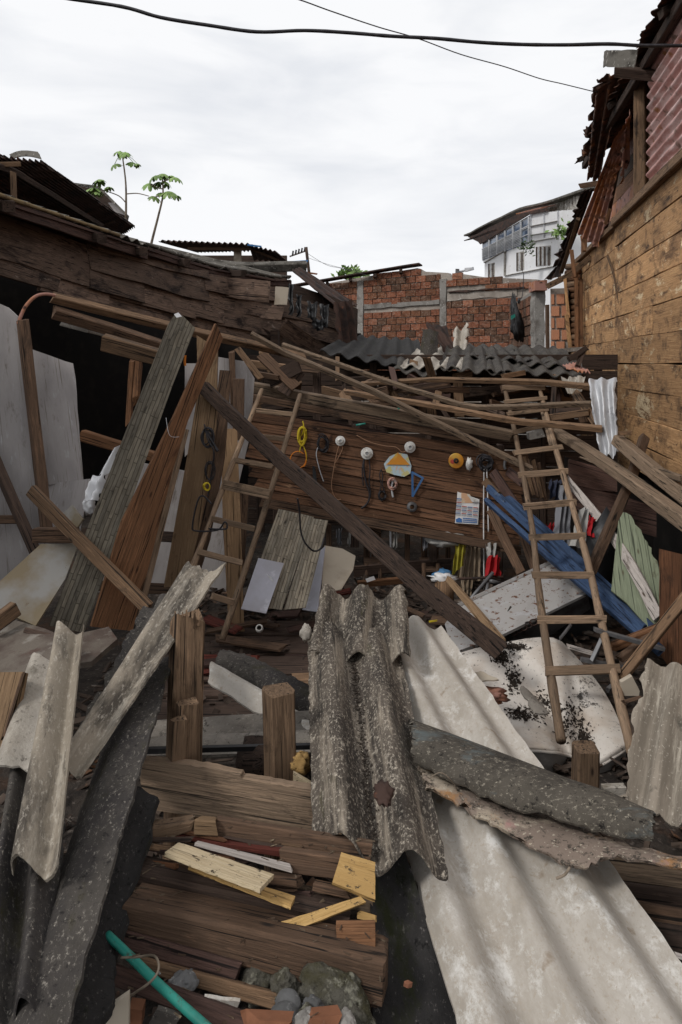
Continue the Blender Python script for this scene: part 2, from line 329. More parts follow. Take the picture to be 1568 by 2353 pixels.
mat('rust_brown', (.13, .065, .042), [((.05, .03, .024), 3, .45, .6), ((.22, .09, .04), 5, .56, .66), ((.03, .02, .017), 12, .58, .66)], .8, (30, .3, .004), .1)
mat('rust_red', (.36, .185, .145), [((.36, .14, .05), 3, .48, .62), ((.06, .03, .022), 8, .58, .66), ((.34, .2, .16), 20, .6, .7)], .75, (30, .3, .004), .05)
mat('rust_pink', (.46, .24, .21), [((.6, .43, .4), 3, .45, .6, (1, 3, 3)), ((.2, .13, .1), 7, .56, .66), ((.3, .13, .05), 5, .62, .7)], .7, (30, .25, .004), 0)
mat('zinc', (.42, .425, .44), [((.52, .53, .545), 5, .48, .62, (1, 3, 3)), ((.25, .25, .27), 9, .6, .7), ((.2, .1, .05), 16, .7, .75)], .5, (20, .15, .003), 0, .5, .35)
mat('roof_edge', (.22, .16, .085), [((.1, .07, .045), 8, .5, .62), ((.32, .27, .18), 16, .6, .7)], .95, (40, .5, .01), 0)
mat('moss_roof', (.12, .11, .095), [((.05, .045, .038), 6, .48, .6), ((.33, .31, .28), 20, .6, .66)], .95, (40, .5, .01), .05)
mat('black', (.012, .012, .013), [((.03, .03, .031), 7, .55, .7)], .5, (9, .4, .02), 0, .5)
mat('black_cable', (.016, .015, .018), [((.04, .036, .04), 30, .5, .65)], .55, None, 0, .4)
mat('dark_void', (.02, .017, .015), [((.04, .03, .024), 6, .5, .7)], .95, None, .1)
mat('white_paint', (.82, .825, .835), [((.7, .69, .68), 1.2, .52, .72, (1, 1, 2)), ((.36, .33, .29), 3.2, .63, .72, (2, 2, .5)), ((.25, .22, .18), 9, .7, .76)], .85, None, 0)
mat('white_gloss', (.6, .555, .5), [((.5, .43, .36), 4, .5, .66), ((.4, .27, .16), 5, .68, .76), ((.035, .028, .022), 7, .58, .6, (1, 1, 1), 9, .85, .3), ((.05, .04, .032), 60, .63, .66, (1, 1, 1), 4, .7)], .4, None, 0, .4)
mat('enamel_grey', (.34, .325, .31), [((.27, .255, .24), 3, .5, .66), ((.38, .375, .38), 12, .55, .65), ((.12, .05, .025), 16, .585, .61, (1, 1, 1), 5, .7), ((.13, .06, .03), 36, .64, .66)], .4, None, 0, .4)
mat('white_plastic', (.78, .78, .79), [((.62, .6, .58), 6, .55, .7)], .35, (14, .3, .01), 0, .4)
mat('porcelain', (.62, .61, .58), [((.4, .37, .33), 30, .52, .66)], .3, None, 0, .5)
mat('metal_grey', (.15, .15, .155), [((.08, .075, .075), 9, .5, .65)], .5, None, .1, .5, .4)
mat('shell_side', (.24, .225, .21), [((.14, .13, .12), 6, .5, .65), ((.33, .31, .29), 12, .55, .68)], .5, None, 0)
mat('glass_blue', (.06, .09, .15), [((.2, .26, .36), 2, .5, .6)], .15, None, .25, .6)
mat('slat_grey', (.55, .56, .58), [((.3, .3, .31), 8, .5, .7)], .8, None, .1)
mat('old_shutter', (.36, .34, .31), [((.14, .12, .1), 5, .48, .62), ((.6, .58, .55), 14, .56, .66)], .9, None, .15)
mat('leaf_green', (.17, .28, .07), [((.26, .38, .12), 5, .45, .6), ((.1, .18, .05), 9, .56, .68)], .55, None, .2, .35)
mat('leaf_bush', (.07, .115, .035), [((.03, .055, .018), 7, .48, .6)], .7, None, .2)
mat('stem', (.2, .16, .12), [((.09, .07, .05), 12, .5, .62)], .85, None, .1)
mat('teal', (.02, .23, .18), [((.012, .14, .11), 5, .5, .66), ((.1, .34, .28), 9, .6, .7), ((.05, .06, .04), 22, .56, .66, (1, 1, 1), 7, .75), ((.2, .26, .22), 8, .6, .7, (.4, 2, 2))], .5, None, 0, .4)
mat('yellow', (.6, .46, .03), [((.42, .3, .02), 9, .5, .65)], .6, None, .05)
mat('cloth_yellow', (.32, .28, .035), [((.26, .22, .02), 7, .5, .65)], .9, (60, .3, .004), 0)
mat('cloth_beige', (.3, .23, .16), [((.2, .15, .1), 6, .5, .65)], .95, (60, .3, .004), .05)
mat('cloth_red', (.36, .014, .018), [((.32, .008, .01), 6, .5, .65)], .8, (60, .3, .004), .05)
mat('cloth_grey', (.2, .2, .215), [((.12, .12, .13), 5, .5, .65)], .95, (60, .3, .004), .1)
mat('cloth_white', (.36, .35, .33), [((.36, .34, .3), 6, .5, .66)], .9, (60, .3, .004), .05)
mat('cloth_navy', (.03, .035, .06), [((.06, .065, .09), 6, .5, .65)], .95, (60, .3, .004), .1)
mat('orange_plastic', (.55, .22, .02), [((.6, .36, .06), 9, .5, .65)], .45, None, 0, .4)
mat('orange_wire', (.62, .19, .02), [], .5, None, 0)
mat('set_blue', (.03, .1, .24), [], .4, None, 0, .5)
mat('map_paper', (.4, .5, .55), [((.5, .45, .2), 14, .48, .56), ((.55, .35, .25), 22, .58, .64)], .7, None, 0)
mat('paper', (.72, .71, .7), [((.62, .6, .58), 8, .5, .7)], .85, None, 0)
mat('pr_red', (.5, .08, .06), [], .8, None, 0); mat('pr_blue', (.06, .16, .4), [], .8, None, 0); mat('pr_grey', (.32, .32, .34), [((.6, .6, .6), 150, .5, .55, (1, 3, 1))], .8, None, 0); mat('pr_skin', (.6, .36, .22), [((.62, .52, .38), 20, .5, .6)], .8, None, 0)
mat('copper', (.35, .2, .12), [], .45, None, 0, .5, .5)
mat('pink_bundle', (.45, .25, .2), [((.25, .2, .18), 30, .5, .6)], .6, None, 0)
mat('blue_tarp', (.05, .17, .38), [((.1, .25, .45), 5, .5, .65)], .6, None, 0)
mat('rock_moss', (.1, .093, .075), [((.06, .054, .03), 12, .46, .6), ((.24, .23, .18), 30, .55, .64), ((.035, .03, .022), 22, .56, .66)], .95, (45, 1, .02), .1)
mat('rock_grey', (.11, .11, .11), [((.07, .068, .066), 8, .5, .65), ((.3, .3, .29), 30, .6, .7)], .85, (40, .4, .005), .2)
mat('soil', (.05, .04, .033), [((.025, .02, .017), 6, .45, .6), ((.12, .1, .085), 26, .58, .66), ((.075, .045, .03), 3, .55, .65)], .98, (40, .9, .02), 0)
mat('debris', (.085, .062, .048), [((.04, .028, .022), 4, .45, .6), ((.22, .19, .16), 9, .62, .7), ((.15, .075, .04), 6, .6, .68)], .95, None, 0)
mat('splinter', (.12, .088, .06), [((.07, .045, .03), 5, .45, .55), ((.3, .24, .16), 8, .58, .64), ((.3, .3, .29), 6, .62, .66)], .95, None, 0)
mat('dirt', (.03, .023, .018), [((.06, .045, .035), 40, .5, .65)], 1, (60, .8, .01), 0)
def ledger(name, k=1.):          # panel printed and pressed with narrow stone strips
    m = mat(name, tuple(a * k for a in (.15, .13, .1)), [(tuple(a * k for a in (.24, .215, .17)), 9, .42, .62, (1, 5, 5), 8, .7), ((.05, .042, .032), 7, .6, .7, (1, 4, 4))], .75, None, 0)
    t = m.node_tree; n = t.nodes; l = t.links; b = n['Principled BSDF']
    tcn = n.new('ShaderNodeTexCoord'); bt = n.new('ShaderNodeTexBrick'); bt.inputs['Scale'].default_value = 1
    for k, v in (('Brick Width', .16), ('Row Height', .024), ('Mortar Size', .0028), ('Mortar Smooth', .3), ('Bias', 0)): bt.inputs[k].default_value = v
    bt.offset = .37; bt.offset_frequency = 3; bt.squash = 1.6; bt.squash_frequency = 2
    bt.inputs['Color1'].default_value = (1.15, 1.12, 1.08, 1); bt.inputs['Color2'].default_value = (.72, .72, .72, 1); bt.inputs['Mortar'].default_value = (.45, .43, .4, 1)
    wn = n.new('ShaderNodeTexNoise'); wn.inputs['Scale'].default_value = 5; l.new(tcn.outputs['Object'], wn.inputs['Vector'])
    wa = n.new('ShaderNodeVectorMath'); wa.operation = 'MULTIPLY_ADD'; wa.inputs[1].default_value = (.05, .012, 0); l.new(wn.outputs['Color'], wa.inputs[0]); l.new(tcn.outputs['Object'], wa.inputs[2])
    l.new(wa.outputs[0], bt.inputs['Vector'])
    mu = n.new('ShaderNodeMix'); mu.data_type = 'RGBA'; mu.blend_type = 'MULTIPLY'; mu.inputs[0].default_value = 1
    src = b.inputs['Base Color'].links[0].from_socket; l.new(src, mu.inputs[6]); l.new(bt.outputs['Color'], mu.inputs[7]); l.new(mu.outputs[2], b.inputs['Base Color'])
    bp = n.new('ShaderNodeBump'); bp.inputs['Strength'].default_value = .7; bp.inputs['Distance'].default_value = .004; bp.invert = True
    l.new(bt.outputs['Fac'], bp.inputs['Height']); l.new(bp.outputs[0], b.inputs['Normal'])
ledger('ledger', .72); ledger('ledger_grey', 1.5)

# ================================================================== GROUND
def gh(x, y):
    e = max(0., min(1., (2.75 - y) / .8)); e = e * e * (3 - 2 * e)
    lx = max(0., min(1., (x + .08) / .2)); h = (.37 - .13 * lx * lx * (3 - 2 * lx)) * e
    if abs(x) < 6 and y < 9: h += .025 * noise.noise((x * 3, y * 3, 0)) + .012 * noise.noise((x * 9, y * 9, 4))
    return h
xs = [-600, -200, -60, -20, -10] + [-6 + .15 * i for i in range(81)] + [10, 20, 60, 200, 600]
ys = [-600, -150, -40, -10, -4] + [-1 + .15 * i for i in range(75)] + [12, 16, 22, 30, 50, 100, 300, 900]
vs_ = [(x, y, gh(x, y)) for y in ys for x in xs]; nx = len(xs)
fs = [(j * nx + i, j * nx + i + 1, (j + 1) * nx + i + 1, (j + 1) * nx + i) for j in range(len(ys) - 1) for i in range(nx - 1)]
mk('ground', vs_, fs, 'soil', smooth=True, kind='structure')

# ================================================================== BRICK BUILDING (behind)
BM = ['brick_0', 'brick_1', 'brick_2', 'brick_3', 'brick_4']
def brickmesh(nm, l, h, mt):
    g = boxgeo((-l / 2, -.03, -h / 2), (l / 2, .05, h / 2)); return mesh(nm, g[0], g[1], mt)
def bricks(parent, A, B, z0, top, bl, bh, mts, skip=None, wts=None, mo=.018, cols=(), name='brick'):
    A, B = Vector(A), Vector(B); u = (B - A).normalized(); Ln = (B - A).length; nn = Vector((u.y, -u.x))
    if nn.dot(-A) < 0: nn = -nn
    ang = math.atan2(u.y, u.x); pass
    row = 0; z = z0; us = mesh(name, *boxgeo((-.5, -.03, -.5), (.5, .05, .5)), mts[0])
    um = []
    for m_ in mts: q = us.copy(); q.materials[0] = MAT[m_]; um.append(q)
    while z < CZ + 6:
        iv = [(0, Ln)]
        for (c0, c1_) in cols:
            iv = [w_ for (a_, b_) in iv for w_ in ((a_, min(b_, c0)), (max(a_, c1_), b_)) if w_[1] - w_[0] > .06]
        for (a_, b_) in iv:
            s = a_; first = row % 2
            while s < b_ - .04:
                l_ = min(bl * (.5 if first else 1), b_ - s); first = 0; c = s + l_ / 2; s += l_
                if l_ < .05 or z + bh * .8 > top(c) or (skip and skip(c, z + bh / 2)): continue
                o = bpy.data.objects.new(name, um[rnd.choices(range(len(mts)), wts)[0]]); p = A + u * c + nn * rnd.uniform(-.008, .012)
                put(o, Matrix.Translation((p.x, p.y, z + bh / 2 + rnd.uniform(-.004, .004))) @ Matrix.Rotation(ang + rnd.uniform(-.02, .02), 4, 'Z') @ Matrix.Rotation(rnd.uniform(-.012, .012), 4, 'Y') @ Matrix.Diagonal((max(.03, l_ - mo - rnd.uniform(0, .01)), 1, bh - mo - rnd.uniform(0, .008), 1)), parent)
        z += bh; row += 1
    return u, nn, ang
def xz(px, py, A, B):      # pixel -> (s along wall, z)
    A, B = Vector(A), Vector(B); u = B - A; k = (px - CX) / F     # X = k*Y
    t = (k * A.y - A.x) / (u.x - k * u.y); Y = A.y + t * u.y
    return t * u.length, CZ - (py - HY) / F * Y
bwA = P(735, 0, 19.75); bwB = P(1236, 0, 15.95); A2, B2 = (bwA.x, bwA.y), (bwB.x, bwB.y)
tl = [xz(x, y, A2, B2) for x, y in ((735, 652), (873, 628), (959, 614), (973, 622), (1029, 625), (1033, 633), (1048, 634), (1052, 626), (1115, 635), (1236, 640))]
def topf(s):
    for (a, za), (b, zb) in zip(tl, tl[1:]):
        if s <= b: return za + (zb - za) * (s - a) / max(1e-6, b - a)
    return tl[-1][1]
bb = thing('brick_building', (bwA.x + 2, bwA.y - 1, 0), 'unplastered orange brick building with grey concrete posts behind the collapsed roof', 'building')
c1 = (xz(823, 0, A2, B2)[0], xz(837, 0, A2, B2)[0]); c2 = (xz(1013, 0, A2, B2)[0], xz(1027, 0, A2, B2)[0])
bz = xz(915, 700, A2, B2)[1]
def bskip(s, z):
    if s < c2[0] and abs(z - bz) < .089: return True
    if s >= c2[1] and bz + .0 < z < bz + .3 - .02 * (s - c2[1]): return True
    return False
u_, nn_, ang_ = bricks(bb, A2, B2, CZ - .55, topf, .30, .178, BM, bskip, (4, 5, 4, 2, 3), cols=[(c1[0], c1[1]), (c2[0], c2[1])])
Mw = Matrix.Translation((A2[0], A2[1], 0)) @ Matrix.Rotation(ang_, 4, 'Z')
Ln = (Vector(B2) - Vector(A2)).length
vs_ = [(0, .012, 0)] + [(s, .012, z - .02) for s, z in tl] + [(Ln, .012, 0)]; m = len(vs_); vs_ += [(x, .2, z) for x, y, z in vs_]
fs = [tuple(range(m - 1, -1, -1)), tuple(range(m, 2 * m))] + [(i, (i + 1) % m, m + (i + 1) % m, m + i) for i in range(m)]
mk('wall', vs_, fs, 'mortar', Mw, bb)
def bbx(name, s0, s1, z0, z1_, y0, mt):
    sg = 8; vs_, fs = [], []
    for i in range(sg + 1):
        f = i / sg
        for a, b in ((s0, y0), (s1, y0), (s1, .1), (s0, .1)):
            if (s1 - s0) > (z1_ - z0): vs_.append((s0 + (s1 - s0) * f, b, (z0 if a == s0 else z1_) + rnd.uniform(-.02, .02)))
            else: vs_.append((a + rnd.uniform(-.018, .018), b, z0 + (z1_ - z0) * f))
    for i in range(sg):
        for j in range(4): fs.append((i * 4 + j, i * 4 + (j + 1) % 4, i * 4 + 4 + (j + 1) % 4, i * 4 + 4 + j))
    fs += [(3, 2, 1, 0), tuple(range(sg * 4, sg * 4 + 4))]
    o = mk(name, vs_, fs, mt, Mw, bb); bmx = bmesh.new(); bmx.from_mesh(o.data); bmesh.ops.recalc_face_normals(bmx, faces=bmx.faces); bmx.to_mesh(o.data); bmx.free(); return o
bbx('concrete_column', c1[0], c1[1], 0, topf(c1[0]) - .12, -.045, 'concrete')
bbx('concrete_column', c2[0], c2[1], 0, topf(c2[0]) - .2, -.045, 'concrete')
bbx('concrete_beam', c1[1] + .02, c2[0] - .02, bz - .06, bz + .06, -.04, 'concrete')
bbx('concrete_beam', c2[1] + .02, Ln - .5, bz + .03, bz + .2, -.02, 'mortar')
bbx('concrete_beam', c2[1] + .05, Ln - .3, bz + .215, bz + .25, -.07, 'rust_dark')
e0, e1, e2 = [Mw @ Vector((s, -.12, z + .04)) for s, z in (tl[0], tl[1], tl[2])]
board('roof_edge', [e0 - Vector((.6, 0, .1)), e1, e2 + Vector((.15, 0, .02))], .22, .04, 'rust_dark', parent=bb, px=False, face=(.1, .1, 1))
for k in range(4):
    q = e0.lerp(e2, .12 + .25 * k); board('rafter_end', [q + Vector((0, .1, -.11)), q + Vector((-.02, -.18, -.11))], .08, .1, 'wood_dark', parent=bb, px=False, face=(0, 0, 1))
# side wall with dark stained bricks coming towards us
sA, sB = P(1174, 0, 15.4), P(1231, 0, 12.6); sA2, sB2 = (sA.x, sA.y), (sB.x, sB.y)
sw = thing('side_wall', (sA.x, sA.y, 0), 'dark stained brick side wall with slanting top behind the hanging black bag', 'wall')
st = [xz(1174, 700, sA2, sB2), xz(1231, 664, sA2, sB2)]
def stf(s): return st[0][1] + (st[1][1] - st[0][1]) * s / st[1][0]
bricks(sw, sA2, sB2, CZ - .6, stf, .30, .19, ['brick_2', 'brick_4', 'brick_1'], None, (3, 4, 1), mo=.022)
Ms = Matrix.Translation((sA.x, sA.y, 0)) @ Matrix.Rotation(math.atan2(sB.y - sA.y, sB.x - sA.x), 4, 'Z'); ls = (sB - sA).to_2d().length
vs_ = [(0, .012, 0), (0, .012, st[0][1]), (ls, .012, st[1][1]), (ls, .012, 0), (0, .15, 0), (0, .15, st[0][1]), (ls, .15, st[1][1]), (ls, .15, 0)]
mk('wall', vs_, [(3, 2, 1, 0), (4, 5, 6, 7), (0, 1, 5, 4), (1, 2, 6, 5), (2, 3, 7, 6)], 'concrete', Ms, sw)
panel('concrete_column', [(1230, 668, 12.4), (1253, 660), (1253, 806), (1230, 806)], 'concrete', 'grey concrete column beside the dark brick side wall', 'column', t=.3, j=1.5, step=10)
panel('roof_beam', [(1230, 645, 12.2), (1258, 643), (1258, 667), (1230, 667)], 'rust_red', 'dark red beam end on top of the grey concrete column', 'beam', t=.4)
panel('door_post', [(1256, 700, 11.8), (1263, 700), (1264, 806), (1257, 806)], 'wood_brown', 'thin brown post between concrete column and orange brick pillar', 'post', t=.08)
pl = thing('brick_pillar', P(1284, 0, 11.3) * Vector((1, 1, 0)), 'pale orange hollow brick pillar with thick mortar beside log siding', 'pillar') if False else None
pA, pB = P(1265, 0, 11.25), P(1306, 0, 11.15)
pl = thing('brick_pillar', (pA.x, pA.y, 0), 'pale orange hollow brick pillar with thick mortar beside the log siding', 'pillar')
bricks(pl, (pA.x, pA.y), (pB.x, pB.y), CZ - .4, lambda s: CZ + 1.22, .16, .195, ['brick_light'], None, mo=.03)
Mp = Matrix.Translation((pA.x, pA.y, 0)) @ Matrix.Rotation(math.atan2(pB.y - pA.y, pB.x - pA.x), 4, 'Z'); lp = (pB - pA).to_2d().length
g = boxgeo((0, .012, 0), (lp, .25, CZ + 1.24)); mk('mortar_core', g[0], g[1], 'mortar', Mp, pl)
# ================================================================== WHITE BUILDING far right
wb = thing('white_building', (10.5, 30, 0), 'old white two storey building with louvred window band under a rusty roof', 'building')
wdep = lambda x, y: 1 / (.0294 + (x - 1109) * 5.36e-5)
def wp(name, pts, mt, off=0., t=.08, par=wb): return panel(name, [z2(*p) for p in pts], mt, parent=par, dep=wdep, off=off, t=t, grain=(z2(950, 400), z2(1200, 400)))
wp('wall', [(955, 330), (1230, 170), (1600, 60), (1600, 1000), (968, 1000), (968, 440), (955, 430)], 'white_paint', t=.3)
for i in range(6):      # window band: six bays
    f0, f1 = i / 6 + .012, (i + 1) / 6 - .006
    X0, X1 = 957 + 268 * f0, 957 + 268 * f1
    ty = lambda X: 338 - (X - 957) * .575; by = lambda X: 428 - (X - 957) * .375
    w_ = wp('window', [(X0, ty(X0)), (X1, ty(X1)), (X1, by(X1)), (X0, by(X0))], 'glass_blue', .03, .02)
    for k in range(9):
        g0, g1 = .36 + .07 * k, .36 + .07 * k + .036
        L = lambda X, g: ty(X) + (by(X) - ty(X)) * g
        if i == 5 and k not in (0, 4, 8): continue
        wp('slat', [(X0, L(X0, g0)), (X1, L(X1, g0)), (X1, L(X1, g1)), (X0, L(X0, g1))], 'slat_grey', .07, .03, w_)
    wp('frame', [(X1 - 1, ty(X1)), (X1 + 3, ty(X1 + 3)), (X1 + 3, by(X1 + 3)), (X1 - 1, by(X1))], 'slat_grey', .1, .06, w_)
    wp('transom', [(X0, L(X0, .31)), (X1, L(X1, .31)), (X1, L(X1, .35)), (X0, L(X0, .35))], 'slat_grey', .09, .04, w_)
for (a, b, c, d, e) in ((990, 1025, 447, 440, 528), (1148, 1190, 385, 375, 490), (1258, 1340, 352, 344, 462)):
    w_ = wp('window', [(a, c), (b, d), (b, e - 12), (a, e)], 'old_shutter', .02, .03)
    nb = max(3, int((b - a) / 11))
    for k in range(nb):
        q = a + (b - a) * (k + .25) / nb; wp('bar', [(q, c), (q + 4, c), (q + 4, e - 6), (q, e - 4)], 'slat_grey' if k % 2 else 'rust_dark', .05, .03, w_)
for x0, y0, x1, y1 in ((1232, 168, 1232, 325), (1306, 160, 1306, 300), (1384, 140, 1384, 310)): wp('batten', [(x0 - 2, y0), (x0 + 2, y0), (x1 + 2, y1), (x1 - 2, y1)], 'slat_grey', .05, .05)
for x0, y0, x1, y1 in ((1232, 235, 1384, 205), (1232, 285, 1384, 262), (1235, 322, 1384, 296), (1085, 512, 1400, 452), (970, 440, 1085, 372)): wp('ledge', [(x0, y0), (x1, y1), (x1, y1 + 3), (x0, y0 + 3)], 'old_shutter', .08, .08)
wp('drain_pipe', [(1085, 370), (1090, 370), (1088, 515), (1084, 515)], 'old_shutter', .08, .06)
e = [P(*z2(870, 290), 33.5), P(*z2(1180, 140), 26.8), P(*z2(1330, 105), 23.6), P(*z2(1600, 15), 20)]
wp('soffit', [(885, 296), (1185, 142), (1330, 112), (1330, 152), (1230, 172), (955, 338), (945, 325)], 'rust_dark', .12, .05)
rf = board('roof', e, .35, .08, 'moss_roof', parent=wb, px=False, face=(0, 0, 1), warp=.02)
for k, (a, b) in enumerate((((880, 312), (1010, 262)), ((1010, 258), (1180, 172)), ((1180, 160), (1325, 125)))):
    if k == 1: continue
    board('awning', [P(*z2(*a), 33.2 - 3.5 * k), P(*z2(*b), 30 - 3.4 * k)], .5, .04, 'rust_dark' if k != 2 else 'rust_red', parent=wb, px=False, face=(-.2, -.2, 1))
sheet('fascia_sheet', [z2(1325, 105, 24.6), z2(1522, 60, 20.8), z2(1522, 135, 20.8), z2(1325, 155, 24.6)], 'old_shutter', n=13, amp=.05, t=.02, nv=4, rag=.03, parent=wb)
for k in range(0): board('bracket', [P(*z2(985 + 56 * k, 318 - 32 * k), 32 - 1.2 * k), P(*z2(945 + 56 * k, 278 - 28 * k), 31 - 1.2 * k)], .07, .07, 'slat_grey', parent=wb, px=False)
def tuft(name, c, r, n, mt, label, cat, l=.12, parent=None):
    vs_, fs = [], []
    for i in range(n):
        p = Vector((rnd.gauss(0, .45) * r[0], rnd.gauss(0, .45) * r[1], rnd.gauss(0, .45) * r[2])); a = Vector((rnd.uniform(-1, 1), rnd.uniform(-1, 1), rnd.uniform(-.3, 1))).normalized(); b = a.orthogonal().normalized() * l * .3
        k = len(vs_); vs_ += [p, p + a * l * .5 + b, p + a * l, p + a * l * .5 - b]; fs.append((k, k + 1, k + 2, k + 3))
    return mk(name, vs_, fs, mt, Matrix.Translation(vec(c)), parent, label=label, cat=cat)
tuft('shrub', z2(1410, 272, 22.4), (.34, .2, .26), 90, 'leaf_green', 'green tuft of plants growing on the white building ledge', 'plant', .2)
tuft('shrub', z2(1190, 355, 26.6), (.16, .1, .3), 46, 'leaf_bush', 'brownish weed hanging at the corner of the louvred windows', 'plant', .16)
tuft('shrub', z2(1226, 352, 25.8), (.14, .1, .32), 40, 'leaf_bush', 'small weed trailing right beside the louvred windows', 'plant', .16)
tuft('shrub', z2(218, 512, 21), (.45, .2, .2), 160, 'leaf_green', 'green treetop showing above the roof of the brick building', 'plant', .2)
sl_ = thing('street_lamp', P(*z2(815, 640), 17.5), 'grey street lamp on a bracket rising above the brick wall', 'street lamp')
board('bracket', [z2(815, 520, 17.5), z2(816, 476, 17.5)], .1, .1, 'metal_grey', parent=sl_, px=False)
tube('arm', [z2(820, 493, 17.5), z2(845, 488, 17.5), z2(870, 478, 17.4)], .03, 'slat_grey', parent=sl_)
board('lamp_head', [z2(862, 480, 17.4), z2(902, 474, 17.3)], (10, 7), .14, 'slat_grey', parent=sl_)

# ================================================================== RIGHT PLANK HOUSE
def RW(Y, z, off=0.): return Vector((3.0 - off * .984 + .18 * (Y - 6), Y - off * .177 * 0, CZ + z))
RN = (-.984, .177, 0)
rh = thing('plank_house', RW(8, -CZ), 'tall tan timber house with horizontal planks and rusty torn eaves on the right', 'house')
for k in range(-7, 6):
    z0 = k * .29
    for (ya, yb, off) in ((1.4, 8.56, .022), (8.56, 11.2, 0.)):
        if off and k < -4: ya = 7.4 + .2 * (k % 3)
        dy = rnd.uniform(-.04, .04); sg_ = rnd.uniform(-.008, .008)
        cuts = [ya, yb + dy]
        if off and k == 1: cuts = [ya, 6.6 + rnd.uniform(-.2, .5), yb + dy]
        for a, b in zip(cuts, cuts[1:]):
            board('plank', [RW(a, z0 + .145 - sg_, off + rnd.uniform(-.004, .006)), RW(b - .004, z0 + .145 + sg_, off + rnd.uniform(-.004, .006))], .284, .024, 'wood_tan', parent=rh, px=False, face=RN, cham=.16, warp=.006, rag=.006)
g = boxgeo((0, .02, 0), (10.35, .08, CZ + 1.7)); ang = math.atan2(1, .18)
mk('wall_backing', g[0], g[1], 'shade_black', Matrix.Translation(RW(1.3, -CZ, -.06)) @ Matrix.Rotation(ang, 4, 'Z') @ Matrix.Scale(-1, 4, (0, 1, 0)), rh)  # shade of the opening below the planks is put into this colour
board('top_plate', [RW(1.4, 1.78, .06), RW(8.4, 1.74, .06)], .1, .1, 'wood_greybrown', parent=rh, px=False, face=RN)
board('top_plate', [RW(8.4, 1.72, .04), RW(11.6, 1.70, .04)], .07, .08, 'wood_greybrown', parent=rh, px=False, face=RN)
board('post', [RW(7.3, 3.1, .03), RW(7.3, 1.8, .03)], .125, .1, 'wood_greybrown', parent=rh, px=False, face=(-.7, -.7, 0))
board('post', [RW(5.2, 3.1, .0), RW(5.2, 1.8, .0)], .12, .1, 'wood_brown', parent=rh, px=False, face=RN)
board('post', [RW(10.9, 2.2, .0), RW(10.9, 1.7, .0)], .1, .08, 'wood_orange', parent=rh, px=False, face=RN)
board('brace', [RW(8.35, 2.5, .02), RW(9.15, 1.75, .04)], .06, .05, 'wood_brown', parent=rh, px=False, face=RN)
for k in range(8): board('inner_board', [RW(3.6, 1.78 + .22 * k, -.5), RW(11.5, 1.78 + .22 * k, -.5)], .214, .03, ['rust_red', 'wood_orange', 'wood_brown'][k % 3], parent=rh, px=False, face=RN)
for k in range(7): board('inner_plank', [RW(6.95 + .03 * (k % 2), 1.85 + .18 * k, -.06), RW(7.45, 1.86 + .18 * k, -.06)], .172, .02, 'wood_tanplank' if k % 2 else 'wood_greybrown', parent=rh, px=False, face=RN)
sheet('wall_sheet', [RW(6.95, 1.78, .05), RW(6.9, 3.02, .05), RW(2.6, 3.02, .05), RW(2.6, 1.86, .05)], 'rust_pink', n=11, amp=.02, t=.003, nv=20, rag=(.03, .01, .01, .03), rf=14, parent=rh)
sheet('roof', [RW(1.3, 3.12, .28), RW(10.4, 3.06, .2), RW(10.4, 4.3, -2.6), RW(1.3, 4.4, -2.6)], 'rust_brown', n=50, amp=.014, t=.006, nv=8, rag=(.1, .03, .02, .02), rf=3, parent=rh)
for k in range(9): board('rafter', [RW(1.7 + 1.05 * k, 3.02, .22), RW(1.7 + 1.05 * k, 4.24, -2.4)], .07, .1, 'wood_dark', parent=rh, px=False, face=(0, -1, 0))
board('purlin', [RW(1.4, 3.0, .12), RW(10.2, 2.96, .12)], .1, .07, 'wood_dark', parent=rh, px=False, face=RN)
sheet('eave_sheet', [z3(632, 660, 7.75), z3(860, 590, 7.5), z3(650, 1530, 9.6), z3(545, 1500, 9.8)], 'rust_brown', n=2.2, amp=.035, t=.006, nv=40, rag=(.04, .03, .08, .1), rf=14, parent=rh)
sheet('eave_sheet', [z3(600, 740, 8.3), z3(720, 680, 8.2), z3(600, 1340, 9.6), z3(500, 1290, 9.8)], 'rust_brown', n=1.3, amp=.03, t=.006, nv=30, rag=(.05, .03, .06, .12), rf=14, parent=rh)
sheet('ridge_sheet', [z3(690, 430, 6.9), z3(950, 415, 6.4), z3(920, 560, 6.4), z3(680, 570, 6.9)], 'moss_roof', n=.7, amp=.03, t=.008, nv=10, rag=.015, parent=rh)
board('rafter_stub', [z3(800, 600, 7.0), z3(1180, 640, 6.7)], 24, .08, 'wood_dark', parent=rh, roll=20)
board('rafter_stub', [z3(485, 1565, 9.6), z3(640, 1540, 9.5)], 12, .06, 'wood_brown', parent=rh)
board('rafter', [z3(1030, 640, 7.0), z3(1250, 430, 6.6)], 17, .08, 'wood_greybrown', parent=rh)
sheet('torn_sheet', [z3(775, 1170, 7.65), z3(925, 960, 7.4), z3(640, 2100, 9.3), z3(465, 1960, 9.7)], 'rust_red', n=4.2, amp=.02, t=.003, nv=34, rag=(.05, .09, .03, .02), rf=12, parent=rh)
sheet('torn_sheet', [z3(860, 1100, 7.55), z3(905, 930, 7.45), z3(905, 1330, 7.9), z3(830, 1560, 8.1)], 'rust_red', n=1.5, amp=.015, t=.003, nv=24, rag=(.03, .06, .06, .06), rf=16, parent=rh)
sheet('lower_eave', [z3(505, 1600, 10.1), z3(600, 1590, 10.0), z3(340, 2290, 11.9), z3(262, 2232, 12.1)], 'rust_dark', n=3, amp=.03, t=.006, nv=30, rag=(.03, .03, .06, .12), rf=12, parent=rh)
sheet('lower_eave', [z3(285, 2250, 11.6), z3(335, 2240, 11.4), z3(320, 2330, 11.4), z3(185, 2355, 12.2)], 'rust_dark', n=2, amp=.03, t=.006, nv=12, rag=.05, rf=12, parent=rh)
